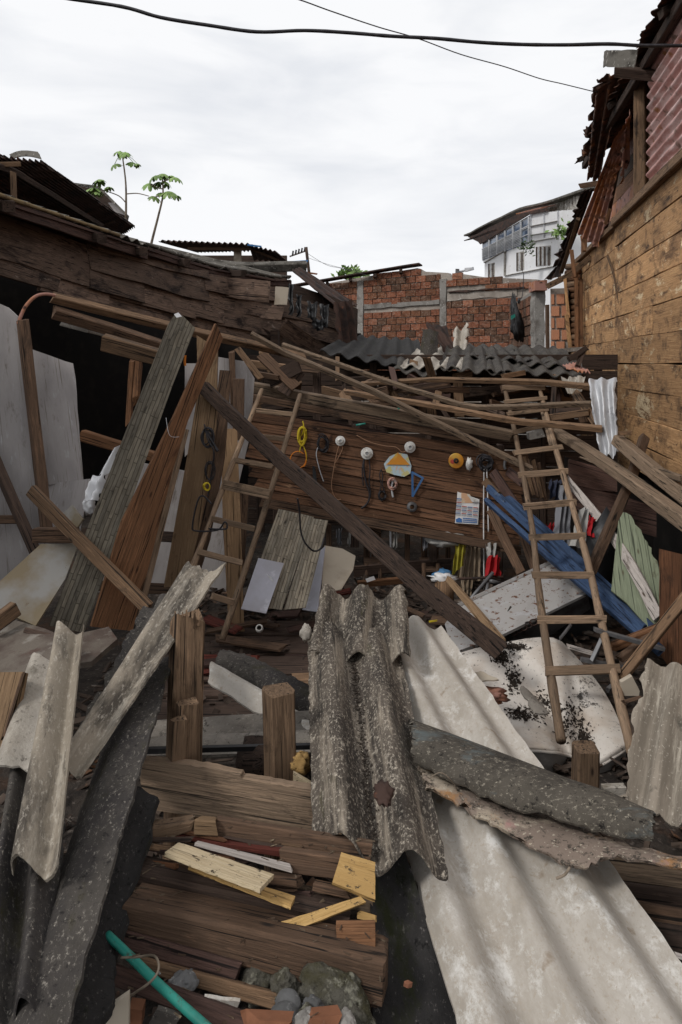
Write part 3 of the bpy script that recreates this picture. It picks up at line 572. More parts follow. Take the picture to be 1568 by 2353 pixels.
board('rake_board', [z3(470, 1840, 10.0), z3(330, 2290, 11.5)], 9, .05, 'wood_greybrown', parent=rh)
for a, b, w_ in (((415, 2100), (440, 2330), 9), ((505, 1990), (525, 2110), 8), ((700, 1880), (740, 1760), 8)): board('batten', [z3(*a, 10.3 - (a[0] - 415) * .006), z3(*b, 10.2 - (a[0] - 415) * .006)], w_, .04, 'wood_orange', parent=rh)
board('lath', [z4(990, 0, 8.75), z4(1040, 130, 8.55), z4(1062, 270, 8.4), z4(1088, 400, 8.3)], (9, 5), .02, 'wood_greybrown', 'thin bent grey lath hanging off the tan plank wall', 'lath', warp=.0, face=RN)
# half-log siding
ls = thing('log_siding', P(1316, 0, 11.2) * 1, 'strip of stacked half round logs beside the tan planks', 'siding'); 
for k in range(17):
    y = 612 + 13.6 * k; tube('half_log', [(1304, y + 1.5, 11.55), (1330, y - 1.5, 11.0)], .052, 'wood_orange' if k % 3 else 'wood_greybrown', parent=ls, k=1, sides=9)
for a, b, w_ in (((660, 180), (690, 480), 7), ((745, 60), (752, 770), 9), ((783, 185), (785, 780), 9), ((672, 455), (705, 745), 9)): board('batten', [z4(*a, 10.7), z4(*b, 10.7)], w_, .04, 'wood_orange' if a[0] > 700 else 'wood_tan', parent=ls)
board('sill_board', [z4(525, 235, 11.2), z4(690, 150, 10.8), z4(860, 10, 10.2)], 13, .04, 'wood_greybrown', parent=ls)
# hanging black bag
bag = blob('trash_bag', z2(1146, 752, 13.6), (.13, .1, .42), 'black', 'black plastic trash bag hanging in front of the brick wall', 'bag', nz_=.3, nf=1.6, fold=.55, sub=4, taper=.55, rot=(0, -.12, 0))
blob('knot', z2(1160, 655, 13.6), (.03, .03, .06), 'black', parent=bag); panel('green_patch', [z2(1115, 738, 13.42), z2(1138, 728), z2(1140, 745), z2(1117, 760)], 'teal', parent=bag, t=.01)
tube('wire', [z2(1163, 650, 13.7), z2(1180, 620, 13.7), z2(1187, 500, 13.7)], .008, 'black_cable', 'thin wire running up above the black trash bag', 'wire')

# ================================================================== LEFT HOUSE
def dL(x):
    xs_ = (-400, 0, 250, 490, 650, 830); ds = (4.6, 5.6, 6.8, 8.6, 9.8, 10.9)
    for i in range(5):
        if x <= xs_[i + 1]: f = (x - xs_[i]) / (xs_[i + 1] - xs_[i]); return 1 / (1 / ds[i] + (1 / ds[i + 1] - 1 / ds[i]) * f)
    return ds[-1]
lh = thing('timber_house', (-2.6, 7, 0), 'sagging dark weathered timber house with broken planks along the left', 'house')
xs_ = [-120, 0, 120, 250, 370, 490, 570, 650, 740, 815]
ey = [420, 470, 515, 557, 593, 622, 634, 640, 668, 700]; bt = [590, 629, 672, 706, 738, 772, 792, 812, 824, 838]
def ly(x, f):
    i = max(0, min(len(xs_) - 2, sum(1 for q in xs_[1:] if q < x))); g = (x - xs_[i]) / (xs_[i + 1] - xs_[i])
    a = ey[i] + (ey[i + 1] - ey[i]) * g; b = bt[i] + (bt[i + 1] - bt[i]) * g; return a + (b - a) * f
def lplank(x0, x1, f0, f1, mt, off=0., name='plank', sk=0.):
    d0, d1 = dL(x0) - off, dL(x1) - off; xm = (x0 + x1) / 2
    pts = [(x, ly(x, (f0 + f1) / 2 + sk * (x - xm) / 300), dL(x) - off) for x in (x0, x0 * .67 + x1 * .33, x0 * .33 + x1 * .67, x1)]
    return board(name, pts, (ly(x0, f1) - ly(x0, f0), ly(x1, f1) - ly(x1, f0)), .028, mt, parent=lh, face=(.6, -.75, .16), rag=.035, warp=.012)
for x0, x1, f0, f1 in ((-110, 205, .14, .78), (-110, 130, .70, .99), (95, 252, .74, 1.03), (205, 480, .12, .5), (205, 330, .46, .78), (318, 520, .48, .78), (240, 500, .76, 1.0), (470, 640, .3, .56), (500, 650, .54, .8), (490, 660, .78, 1.02), (640, 800, .2, .5), (650, 805, .46, .74), (645, 812, .72, 1.0), (470, 650, .05, .32), (200, 480, .02, .16)):
    lplank(x0, x1, f0 + .012, f1 + .012, 'wood_wall_dark', rnd.uniform(0, .05), sk=rnd.uniform(-.05, .05))
for k in range(12): lplank(-110 + 77 * k, -110 + 77 * (k + 1) + 6, .02, 1.0, 'wood_dark', -.12, 'back_board')
board('loose_plank', [z1(442, 672, 6.7), z1(600, 715, 7.2), z1(850, 785, 8.1)], (22, 14), .03, 'wood_wall_dark', parent=lh, rag=.05, face=(.5, -.8, .1))
board('loose_plank', [z1(990, 790, 9.0), z1(1225, 885, 9.6)], (15, 17), .03, 'wood_wall_dark', parent=lh, rag=.05)
board('loose_plank', [z1(1230, 830, 9.5), z1(1400, 935, 10.1)], (40, 30), .03, 'wood_wall_dark', parent=lh, rag=.05)
for q in (((905, 600), (972, 615), (978, 715), (905, 700)), ((978, 615), (1178, 632), (1172, 725), (985, 700)), ((1110, 632), (1168, 640), (1168, 695), (1108, 690)), ((1200, 655), (1258, 660), (1250, 735), (1195, 735)), ((1190, 735), (1240, 745), (1225, 800), (1130, 790))):
    panel('patch_board', [z1(*p, 9.3 - .0006 * q[0][0] + (.06 if q[0][0] == 978 else 0)) if i < 1 else z1(*p) for i, p in enumerate(q)], 'wood_wall_dark' if q[0][0] != 1200 else 'beige_panel', parent=lh, t=.03, j=1.2, step=14)
# eave and roof
ev = [(-130, 400, 4.85), (0, 449, 5.25), (130, 493, 5.9), (274, 541, 6.7), (338, 563, 7.2), (490, 611, 8.6), (575, 626, 9.2), (633, 637, 9.6), (668, 637, 9.9)]
board('fascia', [(x, y + 22, d + .03) for x, y, d in ev[:5]], (34, 24), .04, 'wood_purple', parent=lh, face=(.5, -.85, 0))
board('fascia', [(x, y + 14, d + .03) for x, y, d in ev[4:]], (20, 13), .04, 'wood_purple', parent=lh, face=(.5, -.85, 0))
tube('roof_edge', [(x, y - 1, d) for x, y, d in ev[:4]], .018, 'roof_edge', parent=lh, jit=.3)
tube('roof_edge', [(x, y - 2, d) for x, y, d in ev[4:]], .02, 'moss_roof', parent=lh, jit=.3)
for i in range(len(ev) - 1):
    a, b = P(*ev[i]), P(*ev[i + 1]); up = Vector((-2.4, -.3, .55))
    sheet('roof', [a, b + (b - a) * .02, b + up, a + up], 'moss_roof', n=max(2, (b - a).length / .18), amp=.02, t=.008, nv=4, rag=.0, parent=lh)
    board('soffit', [a + Vector((-.12, .05, -.05)), b + Vector((-.12, .05, -.05))], .3, .02, 'wood_purple', parent=lh, px=False, face=(0, 0, 1), rag=0)
for x, d in ((20, 5.5), (235, 6.55), (330, 7.2), (430, 8.0), (560, 9.0)):
    y = ly(x, 0) - 4; board('rafter_end', [P(x, y, d - .22), P(x, y, d) + Vector((-.5, .2, .05))], .09, .1, 'wood_dark', parent=lh, px=False)
# interior shell, deep shade put into the near-black colour of its back walls
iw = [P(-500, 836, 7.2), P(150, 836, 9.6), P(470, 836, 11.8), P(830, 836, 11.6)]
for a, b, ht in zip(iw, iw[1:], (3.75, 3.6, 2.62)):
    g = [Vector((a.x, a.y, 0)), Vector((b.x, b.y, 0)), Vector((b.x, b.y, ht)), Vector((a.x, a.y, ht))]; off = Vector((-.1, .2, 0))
    mk('inner_wall', g + [v + off for v in g], [(0, 1, 2, 3), (7, 6, 5, 4), (0, 4, 5, 1), (1, 5, 6, 2), (2, 6, 7, 3), (3, 7, 4, 0)], 'shade_black', None, lh)
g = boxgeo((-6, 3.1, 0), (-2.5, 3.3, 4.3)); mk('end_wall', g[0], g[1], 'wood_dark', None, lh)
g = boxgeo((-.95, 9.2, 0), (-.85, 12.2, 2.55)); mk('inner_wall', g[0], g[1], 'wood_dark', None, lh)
# collapsed end of the left roof
sheet('slumped_roof', [z1(1270, 585, 10.2), z1(1310, 572, 11.2), z1(1560, 735, 11.6), z1(1470, 745, 10.4)], 'rust_dark', 'rusty roof sheet slumped at the end of the left house', n=3, amp=.02, t=.008, nv=12)
sheet('hanging_sheet', [z1(1455, 725, 10.0), z1(1535, 712, 10.3), z1(1562, 905, 10.3), z1(1480, 905, 10.0)], 'rust_dark', 'dark corrugated sheet hanging down beside the brick building', n=2.6, amp=.03, nv=16, rag=.03)
for k, (x, y, w_, h) in enumerate(((1290, 690, 20, 100), (1335, 720, 50, 90), (1395, 730, 40, 110), (1258, 640, 14, 150), (1360, 790, 60, 60))):
    sheet('plastic_rag', [z1(x, y, 9.45), z1(x + w_, y + 8, 9.5), z1(x + w_ * .8, y + h, 9.4), z1(x + w_ * .1, y + h * .8, 9.4)], 'black', ['narrow black plastic rag beside the beige patch board', 'wide black plastic rag snagged on the left house planks', 'black plastic rag hanging below the slumped rusty roof', 'long thin black plastic strip left of the beige patch board', 'lowest black plastic rag on the left house end'][k], 'rag', n=1.5, amp=.04, t=.004, nv=12, rag=.02, rf=6, group='black plastic rags', f=lambda u, v: .06 * noise.noise((u * 3, v * 3, 7)))
# upper roof of the left house group
ur = thing('upper_roof', P(0, 700, 9.4), 'rusty corrugated upper roof on posts above the left house', 'roof')
sheet('corrugated_sheet', [(-150, 340, 7.6), (100, 372, 9.0), (312, 520, 12.6), (250, 560, 12.9)], 'rust_dark', n=16, amp=.022, t=.008, nv=30, rag=.02, parent=ur)
sheet('corrugated_sheet', [(-150, 345, 7.6), (-5, 352, 8.4), (300, 512, 12.5), (120, 520, 11)], 'rust_dark', n=12, amp=.02, t=.008, nv=20, rag=.02, parent=ur)
sheet('ridge_cap', [z1(40, 80, 9.0), z1(165, 68, 8.9), z1(183, 100, 8.8), z1(60, 96, 8.9)], 'moss_roof', n=.5, amp=.04, t=.01, nv=10, parent=ur)
board('rafter', [z1(-40, 120, 8.2), z1(60, 150, 8.6), z1(440, 388, 11.6)], (15, 9), .08, 'wood_dark', parent=ur)
board('rafter', [z1(-40, 125, 8.3), z1(90, 122, 8.5)], 11, .08, 'wood_greybrown', parent=ur)
board('post', [z1(58, 160, 8.4), z1(62, 290, 8.4)], 13, .08, 'wood_greybrown', parent=ur)
for k in range(3): board('purlin', [z1(190 + 110 * k, 235 + 75 * k, 9.8 + k), z1(280 + 110 * k, 215 + 78 * k, 9.9 + k)], 8, .06, 'wood_dark', parent=ur)
g = [P(-200, 470, 9.5), P(300, 545, 13), P(300, 640, 13), P(-200, 620, 9.5)]
mk('back_wall', g + [v + Vector((-.1, .2, 0)) for v in g], [(0, 1, 2, 3), (7, 6, 5, 4), (0, 4, 5, 1), (1, 5, 6, 2), (2, 6, 7, 3), (3, 7, 4, 0)], 'wood_dark', None, ur)
gp = thing('gable_shed', P(240, 520, 15), 'small grey gable roof end behind the left upper roof', 'shed')
board('roof', [z1(318, 208, 15), z1(430, 222, 15), z1(560, 352, 14.6)], 5, .05, 'moss_roof', parent=gp)
panel('gable', [z1(330, 215, 15.4), z1(430, 228), z1(555, 355), z1(540, 420), z1(330, 420)], 'wood_dark', parent=gp, t=.1)
panel('white_board', [z1(470, 290, 15.2), z1(500, 290), z1(560, 350), z1(500, 330)], 'white_panel', parent=gp, t=.05)
# far shed roof
fsr = thing('open_shed', P(560, 836, 13.5) - Vector((0, 0, 2.1)), 'open shed with dark tin roof on short posts behind the left house', 'shed')
sheet('corrugated_sheet', [z1(690, 458, 12.4), z1(1085, 472, 12.2), z1(1110, 500, 14.5), z1(860, 505, 14.8)], 'rust_dark', n=16, amp=.02, t=.01, nv=6, rag=.01, parent=fsr)
sheet('corrugated_sheet', [z1(1082, 474, 12.2), z1(1200, 505, 12.3), z1(1258, 552, 12.4), z1(1105, 540, 14)], 'rust_dark', n=6, amp=.02, t=.01, nv=8, rag=.01, parent=fsr)
board('purlin', [z1(820, 490, 12.5), z1(1095, 492, 12.4)], 7, .06, 'wood_brown', parent=fsr)
board('purlin', [z1(1090, 490, 12.5), z1(1240, 552, 12.6)], 5, .06, 'wood_brown', parent=fsr)
board('post', [z1(1036, 492, 12.6), z1(1036, 620, 12.6)], 18, .14, 'beige_panel', parent=fsr)
board('blue_sheet', [z1(1080, 474, 12.1), z1(1140, 482, 12.1)], 4, .02, 'blue_tarp', parent=fsr)
board('blue_sheet', [z1(1235, 551, 12.0), z1(1342, 545, 12.0)], 5, .05, 'blue_tarp', parent=fsr)
board('parapet', [z1(930, 560, 11.6), z1(1060, 572, 11.7), z1(1335, 566, 11.8)], 20, .15, 'moss_roof', parent=fsr, roll=20)
panel('wall', [z1(700, 520, 15.2), z1(1250, 520), z1(1250, 640), z1(700, 640)], 'wood_dark', parent=fsr, t=.1)
panel('red_bucket', [z1(1003, 545, 12.3), z1(1018, 545), z1(1016, 562), z1(1004, 562)], 'cloth_red', parent=fsr, t=.1)
# utility pole
up_ = thing('utility_pole', P(*z1(1350, 640), 22), 'thin dark utility pole with wires behind the left roofs', 'utility pole')
tube('pole', [z1(1334, 484, 22), z1(1352, 640, 22)], .05, 'wood_dark', parent=up_, k=1)
tube('crossarm', [z1(1262, 525, 22), z1(1335, 500, 22)], .025, 'wood_dark', parent=up_, k=1)
for k in range(5): tube('insulator', [z1(1275 + 13 * k, 522 - 5 * k, 22), z1(1278 + 13 * k, 500 - 4 * k, 22)], .03, 'black_cable', parent=up_, k=1, sides=5)
tube('overhead_wire', [z1(1338, 510, 22), z1(1420, 560, 20), z1(1490, 577, 19), z1(1620, 612, 18)], .006, 'black_cable', 'thin wire from the utility pole towards the brick building', 'wire')
tube('overhead_wire', [z1(1340, 530, 22), z1(1450, 565, 20), z1(1570, 590, 18.5)], .005, 'black_cable', 'faint lower wire leaving the utility pole rightwards', 'wire')
board('red_pipe', [z1(1335, 595, 11.9), z1(1382, 601, 11.9)], 4, .04, 'rust_red', 'short red pipe end sticking out beside the utility pole', 'pipe')

# ------------------------------------------------------------------ cecropia saplings
def palmate(parent, c, r, nl, d, tilt):
    vs_, fs = [], []
    for i in range(nl):
        a = 2 * math.pi * i / nl + rnd.uniform(-.2, .2); l = r * rnd.uniform(.8, 1.15); dx = Vector((math.cos(a), math.sin(a), 0)); sx = Vector((-math.sin(a), math.cos(a), 0))
        prof = [(0, .04, 0), (.35, .17, -.03), (.7, .26, -.18), (.93, .17, -.36), (1.0, .03, -.44)]; k = len(vs_)
        for s, w_, z in prof:
            p = dx * s * l; h = z * l * 1.5
            vs_ += [p - sx * w_ * l + Vector((0, 0, h - .04 * l)), p + Vector((0, 0, h)), p + sx * w_ * l + Vector((0, 0, h - .04 * l))]
        for q in range(4):
            for t_ in range(2): b = k + q * 3 + t_; fs.append((b, b + 1, b + 4, b + 3))
    M = Matrix.Translation(c) @ Matrix.Rotation(tilt[0], 4, 'X') @ Matrix.Rotation(tilt[1], 4, 'Y')
    mk('leaf', vs_, fs, 'leaf_green', M, parent)
def sapling(d, trunk, branches, leaves, label):
    o = thing('cecropia_sapling', (*trunk[0], d), label, 'tree')
    tube('trunk', [(x, y, d) for x, y in trunk], (.026, .012), 'stem', parent=o)
    for b in branches: tube('branch', [(x, y, d) for x, y in b], (.012, .008), 'stem', parent=o)
    base = Vector(trunk[-1])
    for (x, y, r) in leaves:
        q = min([Vector(t) for b in branches for t in b] + [Vector(t) for t in trunk[2:]], key=lambda t: (t - Vector((x, y))).length)
        dd = d + rnd.uniform(-.12, .12); tube('petiole', [(q.x, q.y, d), ((q.x + x) / 2, min(q.y, y) - 2, (d + dd) / 2), (x, y - 3, dd)], .006, 'leaf_green', parent=o, k=3, sides=4)
        palmate(o, P(x, y - 3, dd), r * 1.12 * d / F, 9, d, (rnd.uniform(-.25, .55), rnd.uniform(-.35, .35)))
Z = lambda *a: [z1(*p) for p in a]
sapling(13, Z((548, 420), (550, 300), (548, 200), (535, 95)), [Z((550, 292), (520, 262), (470, 242), (435, 232)), Z((553, 252), (600, 250), (650, 262))],
        [z1(x, y) + (r_,) for x, y, r_ in ((520, 72, 15), (548, 76, 14), (535, 88, 11), (500, 128, 13), (580, 120, 15), (598, 126, 9), (405, 235, 20), (418, 250, 12), (430, 198, 16), (472, 228, 12))], 'slender sapling with a side branch, left of the two above the roof')
sapling(11.6, Z((650, 520), (662, 460), (690, 350), (710, 260), (708, 185)), [Z((708, 200), (735, 190), (765, 186)), Z((708, 230), (685, 225), (655, 212)), Z((708, 262), (690, 262), (668, 268))],
        [z1(x, y) + (r_,) for x, y, r_ in ((676, 178, 18), (652, 212, 16), (710, 170, 17), (768, 186, 14), (670, 268, 15), (735, 248, 18), (770, 266, 11), (690, 208, 13), (726, 208, 13), (700, 252, 12), (744, 180, 11))], 'bushier leaning sapling, right of the two above the roof')

# ------------------------------------------------------------------ overhead cables
tube('overhead_cable', [(-700, -160, 3.7), (-60, -45, 3.9), (130, -8, 4), (280, 15, 4), (370, 40, 4), (480, 58, 4), (590, 73, 4), (700, 70, 4), (800, 75, 4), (900, 83, 4), (1000, 88, 4), (1100, 97, 4), (1200, 102, 4), (1300, 103, 4), (1400, 101, 4), (1480, 105, 4), (1568, 105, 4), (1700, 108, 4), (2000, 118, 3.9), (2500, 130, 3.8)], .0105, 'black_cable', 'thick black overhead cable sagging across the whole sky', 'cable', sides=9, jit=.1)
tube('overhead_wire', [(560, -40, 5.4), (685, -2, 5.6), (760, 25, 5.8), (870, 62, 6.2), (960, 88, 6.5), (1060, 125, 6.8), (1160, 153, 7.1), (1240, 180, 7.4), (1295, 193, 7.6), (1372, 212, 7.9)], .0055, 'black_cable', 'thin wire crossing the sky down to the torn eaves', 'wire')

# ================================================================== COLLAPSED MIDDLE
# ---- tool wall
tw = thing('tool_wall', P(890, 1200, 6.5), 'brown board wall hung with wires and tools in the middle', 'wall')
TD = dplane([(575, 950, 6.7), (1210, 1045, 6.35), (890, 1200, 6.5)])
def tline(x, f):           # f 0 top .. 1 bottom of the tool wall
    a = 945 + (x - 575) * .155; b = 1138 + (x - 575) * .185; return a + (b - a) * f
for k in range(9):
    f0, f1 = k / 9, (k + 1) / 9; xe = [1215, 1222, 1210, 1205, 1200, 1200, 1195, 1190, 1195][k]; xb = [560, 572, 566, 575, 570, 580, 574, 590, 596][k]
    cuts = [xb, xe] if k % 3 != 1 else [xb, 700 + 60 * k, xe]
    for a, b in zip(cuts, cuts[1:]):
        fm = (f0 + f1) / 2; ya, yb = tline(a, fm), tline(b, fm)
        board('plank', [(a, ya, TD(a, ya) + rnd.uniform(-.008, .008)), (b - 1, yb, TD(b, yb) + rnd.uniform(-.008, .008))], (tline(a, f1) - tline(a, f0) - .6, tline(b, f1) - tline(b, f0) - .6), .018, 'wood_tool', parent=tw, rag=.02, cham=.14)
for x in (640, 820, 1000, 1150): board('stud', [(x, tline(x, -.05), TD(x, 1000) + .07), (x - 4, tline(x, 1.35), TD(x, 1150) + .07)], 18, .08, 'wood_dark', parent=tw)
board('rail', [(600, tline(600, 1.06), 6.44), (1195, tline(1195, 1.06), 6.2)], (22, 20), .04, 'wood_brown', parent=tw)
T = lambda x, y, o=.04: z6(x, y) + (TD(*z6(x, y)) - o,)
# ---- beams over the tool wall
board('beam', [z6(275, 165, 6.9), z6(720, 250, 6.6), z6(1530, 400, 6.2)], (24, 26), .07, 'wood_grey', 'long grey beam lying along the top of the tool wall', 'beam', roll=18)
board('beam', [z6(280, 215, 6.8), z6(1320, 412, 6.35)], (16, 18), .05, 'wood_brown', 'brown batten just under the long grey beam above the tools', 'batten', roll=15)
board('plank', [z6(300, 290, 6.9), z6(900, 390, 6.75)], 16, .02, 'wood_purple', 'dark plank half hidden behind the top of the tool wall', 'plank')
board('batten', [(121, 683, 5.0), (390, 750, 5.6), (450, 764, 5.75), (640, 806, 6.3), (700, 823, 6.5)], (20, 15), .07, 'wood_greybrown', 'long roof beam sagging from the left house over the doorway', 'beam', roll=35)
board('batten', [(578, 768, 5.9), (652, 809, 6.0), (855, 898, 6.05), (1066, 1003, 6.0), (1222, 1078, 5.9)], (11, 14), .05, 'wood_grey', 'long thin batten running diagonally down past the tool wall to the ladder', 'batten', roll=28, seg=16)
board('batten', [(650, 792, 6.6), (874, 871, 6.5), (1076, 936, 6.2), (1195, 935, 6.0), (1358, 928, 5.9)], (9, 12), .045, 'wood_grey', 'thin cracked batten bending level towards the white zinc sheet', 'batten', roll=28, seg=18)
board('batten', [z6(735, 192, 6.5), z6(1120, 250, 6.2), z6(1568, 333, 5.95), (1385, 986, 5.7)], (10, 14), .05, 'wood_greybrown', 'brown batten under the cracked one, crossing the upper right ladder', 'batten', roll=28, seg=14)
board('batten', [z6(815, 152, 7.2), z6(1180, 132, 6.9), (1250, 878, 6.6), (1368, 889, 6.3)], (8, 13), .05, 'wood_greybrown', 'curved topmost batten just below the fallen corrugated sheets', 'batten', roll=28, seg=16)
board('batten', [z6(1180, 190, 6.9), z6(1165, 250, 6.7)], 16, .03, 'wood_greybrown', 'short upright block between the two right hand battens', 'block')
board('batten', [z6(990, 190, 6.9), z6(1230, 155, 6.9)], 7, .04, 'wood_brown', 'short tilted stick below the topmost batten', 'stick')
# filler pieces under the collapsed roof
CN = CN0 = {'wood_dark': 'blackish', 'wood_brown': 'brown', 'wood_greybrown': 'greyish', 'wood_wall_dark': 'weathered', 'wood_purple': 'purplish', 'wood_red': 'dark red'}
def zlab(x, m_, a, l):
    z = ['behind the left ladder head', 'above the yellow rope', 'above the left white socket', 'above the white ceiling rose', 'above the orange reel', 'behind the right ladder head', 'beside the zinc sheet'][min(6, max(0, int((x - 590) / 107)))]
    return '%s %s board %s in the roof jumble, %s' % ('long' if l > 85 else 'short', CN[m_], z, 'steep' if abs(math.sin(a)) > .6 else ('rising rightwards' if a < -.08 else ('falling rightwards' if a > .08 else 'level')))
for i in range(56):
    x = rnd.uniform(590, 1330); y = rnd.uniform(835, 935) + (x - 590) * .05; d = rnd.uniform(7.1, 8.4); a = rnd.choice([rnd.gauss(.2, .25), rnd.gauss(-.15, .2), rnd.gauss(1.2, .3)]); l = rnd.uniform(40, 120)
    dx, dy = math.cos(a) * l / 2, math.sin(a) * l / 2; mt_ = rnd.choice(['wood_dark', 'wood_brown', 'wood_greybrown', 'wood_wall_dark', 'wood_purple'])
    board('broken_board', [(x - dx, y - dy, d), (x + dx, y + dy, d + rnd.uniform(-.4, .4))], rnd.uniform(8, 24), .03, mt_, zlab(x, mt_, a, l), 'board', 'broken boards under the fallen roof', roll=rnd.uniform(-30, 40), rag=.03)
for i, (a, b, w_, mt) in enumerate((((600, 815), (680, 890), 26, 'wood_brown'), ((620, 875), (690, 840), 34, 'wood_dark'), ((690, 850), (650, 905), 30, 'wood_dark'), ((545, 800), (600, 870), 14, 'wood_greybrown'), ((535, 850), (640, 868), 13, 'wood_brown'))):
    board('broken_board', [(*a, 6.7), (*b, 6.6)], w_, .03, mt, ['short brown board leaning at the left corner of the jumble', 'dark square board tilted above the left ladder', 'small dark board behind the top of the left ladder', 'grey stick slanting beside the left end of the long beam', 'brown crosspiece above the top of the left ladder'][i], 'board', roll=10 * i - 20)
# ---- fallen corrugated roof sheets
pile = [((735, 805, 8.2), (985, 852, 7.9), (960, 780, 11.5), (800, 770, 11.5), 'cement_black', 6, 'black corrugated sheet sagging at the left end of the fallen roof'),
        ((920, 838, 7.9), (1060, 846, 7.7), (1085, 805, 9.6), (960, 800, 9.9), 'cement_pale', 4, 'pale edged corrugated sheet in the middle of the fallen roof'),
        ((1010, 842, 7.7), (1180, 858, 7.4), (1150, 800, 9.2), (1030, 792, 9.5), 'cement_dark', 4.5, 'dark grey corrugated sheet in front on the fallen roof'),
        ((1080, 818, 8.4), (1330, 836, 8.0), (1250, 796, 10.4), (1075, 793, 10.6), 'cement_dark', 5.5, 'dark corrugated sheet on top at the right of the fallen roof'),
        ((1120, 850, 7.5), (1345, 862, 7.3), (1290, 806, 9.4), (1120, 806, 9.5), 'cement_dark', 5.2, 'lowest dark corrugated sheet at the right front of the fallen roof'),
        ((1190, 832, 7.9), (1350, 842, 7.7), (1290, 798, 9.6), (1180, 800, 9.7), 'cement_dark', 3.8, 'dark grey corrugated sheet resting near the tan plank wall'),
        ((900, 846, 7.8), (1000, 862, 7.5), (1010, 822, 9), (910, 815, 9), 'cement_dark', 2.6, 'short broken corrugated sheet below the pale one')]
for a, b, c, d, mt, n, lb in pile: sheet('corrugated_sheet', [(a[0], a[1] + 2, a[2]), (b[0], b[1] + 2, b[2]), c, d], mt, lb, n=n, amp=.027, t=.012, nv=10, rag=.03, ph=rnd.uniform(0, 6), group='fallen corrugated roof sheets')
panel('parapet_slab', [(1215, 806, 10.2), (1340, 797), (1342, 806), (1216, 814)], 'concrete', 'thin concrete ledge between fallen roof and brick pillar', 'ledge', t=.5)
sheet('corrugated_sheet', [z2(622, 812, 9.2), z2(712, 826, 9.2), z2(700, 1000, 9.0), z2(603, 985, 9.0)], 'cement_dark', 'mossy dark slab standing upright on the fallen roof', 'roof sheet', n=.6, amp=.02, nv=10, rag=.02)
sheet('corrugated_sheet', [z2(635, 780, 9.6), z2(745, 795, 9.6), z2(838, 955, 9.2), z2(770, 985, 9.2)], 'rust_dark', 'brown corrugated shard leaning between the two upright slabs', 'roof sheet', n=2, amp=.02, nv=12, rag=.03)
sheet('corrugated_sheet', [z2(795, 800, 9.5), z2(845, 795, 9.5), z2(885, 850, 9.4), z2(780, 900, 9.4)], 'cement_pale', None, n=1.6, amp=.02, nv=10, rag=.03) if False else None
sheet('corrugated_sheet', [z2(795, 815, 9.5), z2(880, 790, 9.5), z2(868, 935, 9.2), z2(785, 950, 9.2)], 'cement_pale', 'pale grey crumpled shard standing right on the fallen roof', 'roof sheet', n=1.4, amp=.045, nv=12, rag=.06)
sheet('corrugated_scrap', [z4(640, 850, 7.4), z4(740, 825, 7.4), z4(860, 900, 7.1), z4(740, 890, 7.1)], 'rust_red', 'reddish corrugated scrap at the right tip of the fallen roof', 'roof sheet', n=4, amp=.012, nv=8, rag=.02)
sheet('corrugated_scrap', [z4(630, 940, 7.2), z4(820, 930, 7.0), z4(790, 1050, 7.0), z4(680, 1065, 7.1)], 'cement_pale', 'light corrugated offcut beneath the right end of the fallen roof', 'roof sheet', n=3, amp=.02, nv=8, rag=.03)
for a, b, lb in (((690, 800), (825, 715), 'blackened stick slanting up against the tan plank wall'), ((760, 850), (800, 740), 'steeper blackened stick beside the tan plank wall')): board('charred_stick', [z4(*a, 7.2), z4(*b, 7.3)], 12, .03, 'wood_dark', lb, 'stick', 'blackened sticks by the tan wall')
board('board', [z4(180, 935, 7.0), z4(350, 905, 7.2)], 12, .03, 'wood_greybrown', 'short grey board tucked under the fallen corrugated sheets', 'board')
# dark back wall behind everything in the middle
bwk = thing('inner_back_wall', P(900, 836, 9) * 1 - Vector((0, 0, 2.1)), 'dark plank wall deep behind the hanging clothes', 'wall')
for k in range(11):
    z = .12 + .2 * k; board('plank', [Vector((-1.2, 8.9, z)), Vector((3.4, 8.4, z))], .19, .03, 'wood_dark', parent=bwk, px=False, face=(0, -1, 0))
for k in range(7): board('stud', [Vector((-1. + .7 * k, 8.5, 0)), Vector((-1. + .7 * k, 8.5, 2.1))], .1, .07, 'wood_dark', parent=bwk, px=False)
# ---- ladders
def ladder(label, lr, rr, rungs, r, mt, rw):
    o = thing('ladder', lr[-1], label, 'ladder')
    tube('rail', lr, (r * .85, r * 1.1), mt, parent=o, jit=.25, sides=9); tube('rail', rr, (r * .85, r * 1.1), mt, parent=o, jit=.25, sides=9)
    def at(rail, y):
        for p, q in zip(rail, rail[1:]):
            if y <= q[1]: return p[2] + (q[2] - p[2]) * max(0, (y - p[1]) / (q[1] - p[1]))
        return rail[-1][2]
    for (a, b, w_) in rungs: board('rung', [(*a, at(lr, a[1]) - .045), (*b, at(rr, b[1]) - .045)], w_, .03, mt, parent=o, roll=rnd.uniform(-12, 12), rag=.01)
    return o
ladder('wooden ladder with round rails leaning on the left of the tool wall', [(602, 895, 6.0), (513, 1121, 5.15), (441, 1309, 4.7), (420, 1350, 4.62)], [(690, 907, 5.95), (619, 1140, 5.1), (511, 1470, 4.55)],
       [((590, 943), (672, 951), 11), ((604, 1003), (655, 1009), 11), ((540, 1057), (628, 1073), 12), ((512, 1113), (621, 1137), 22), ((487, 1192), (584, 1216), 13), ((458, 1267), (558, 1294), 13), ((488, 1368), (534, 1382), 14)], .022, 'wood_ladder', 12)
Q = lambda a, b: (z4(*a), z4(*b))
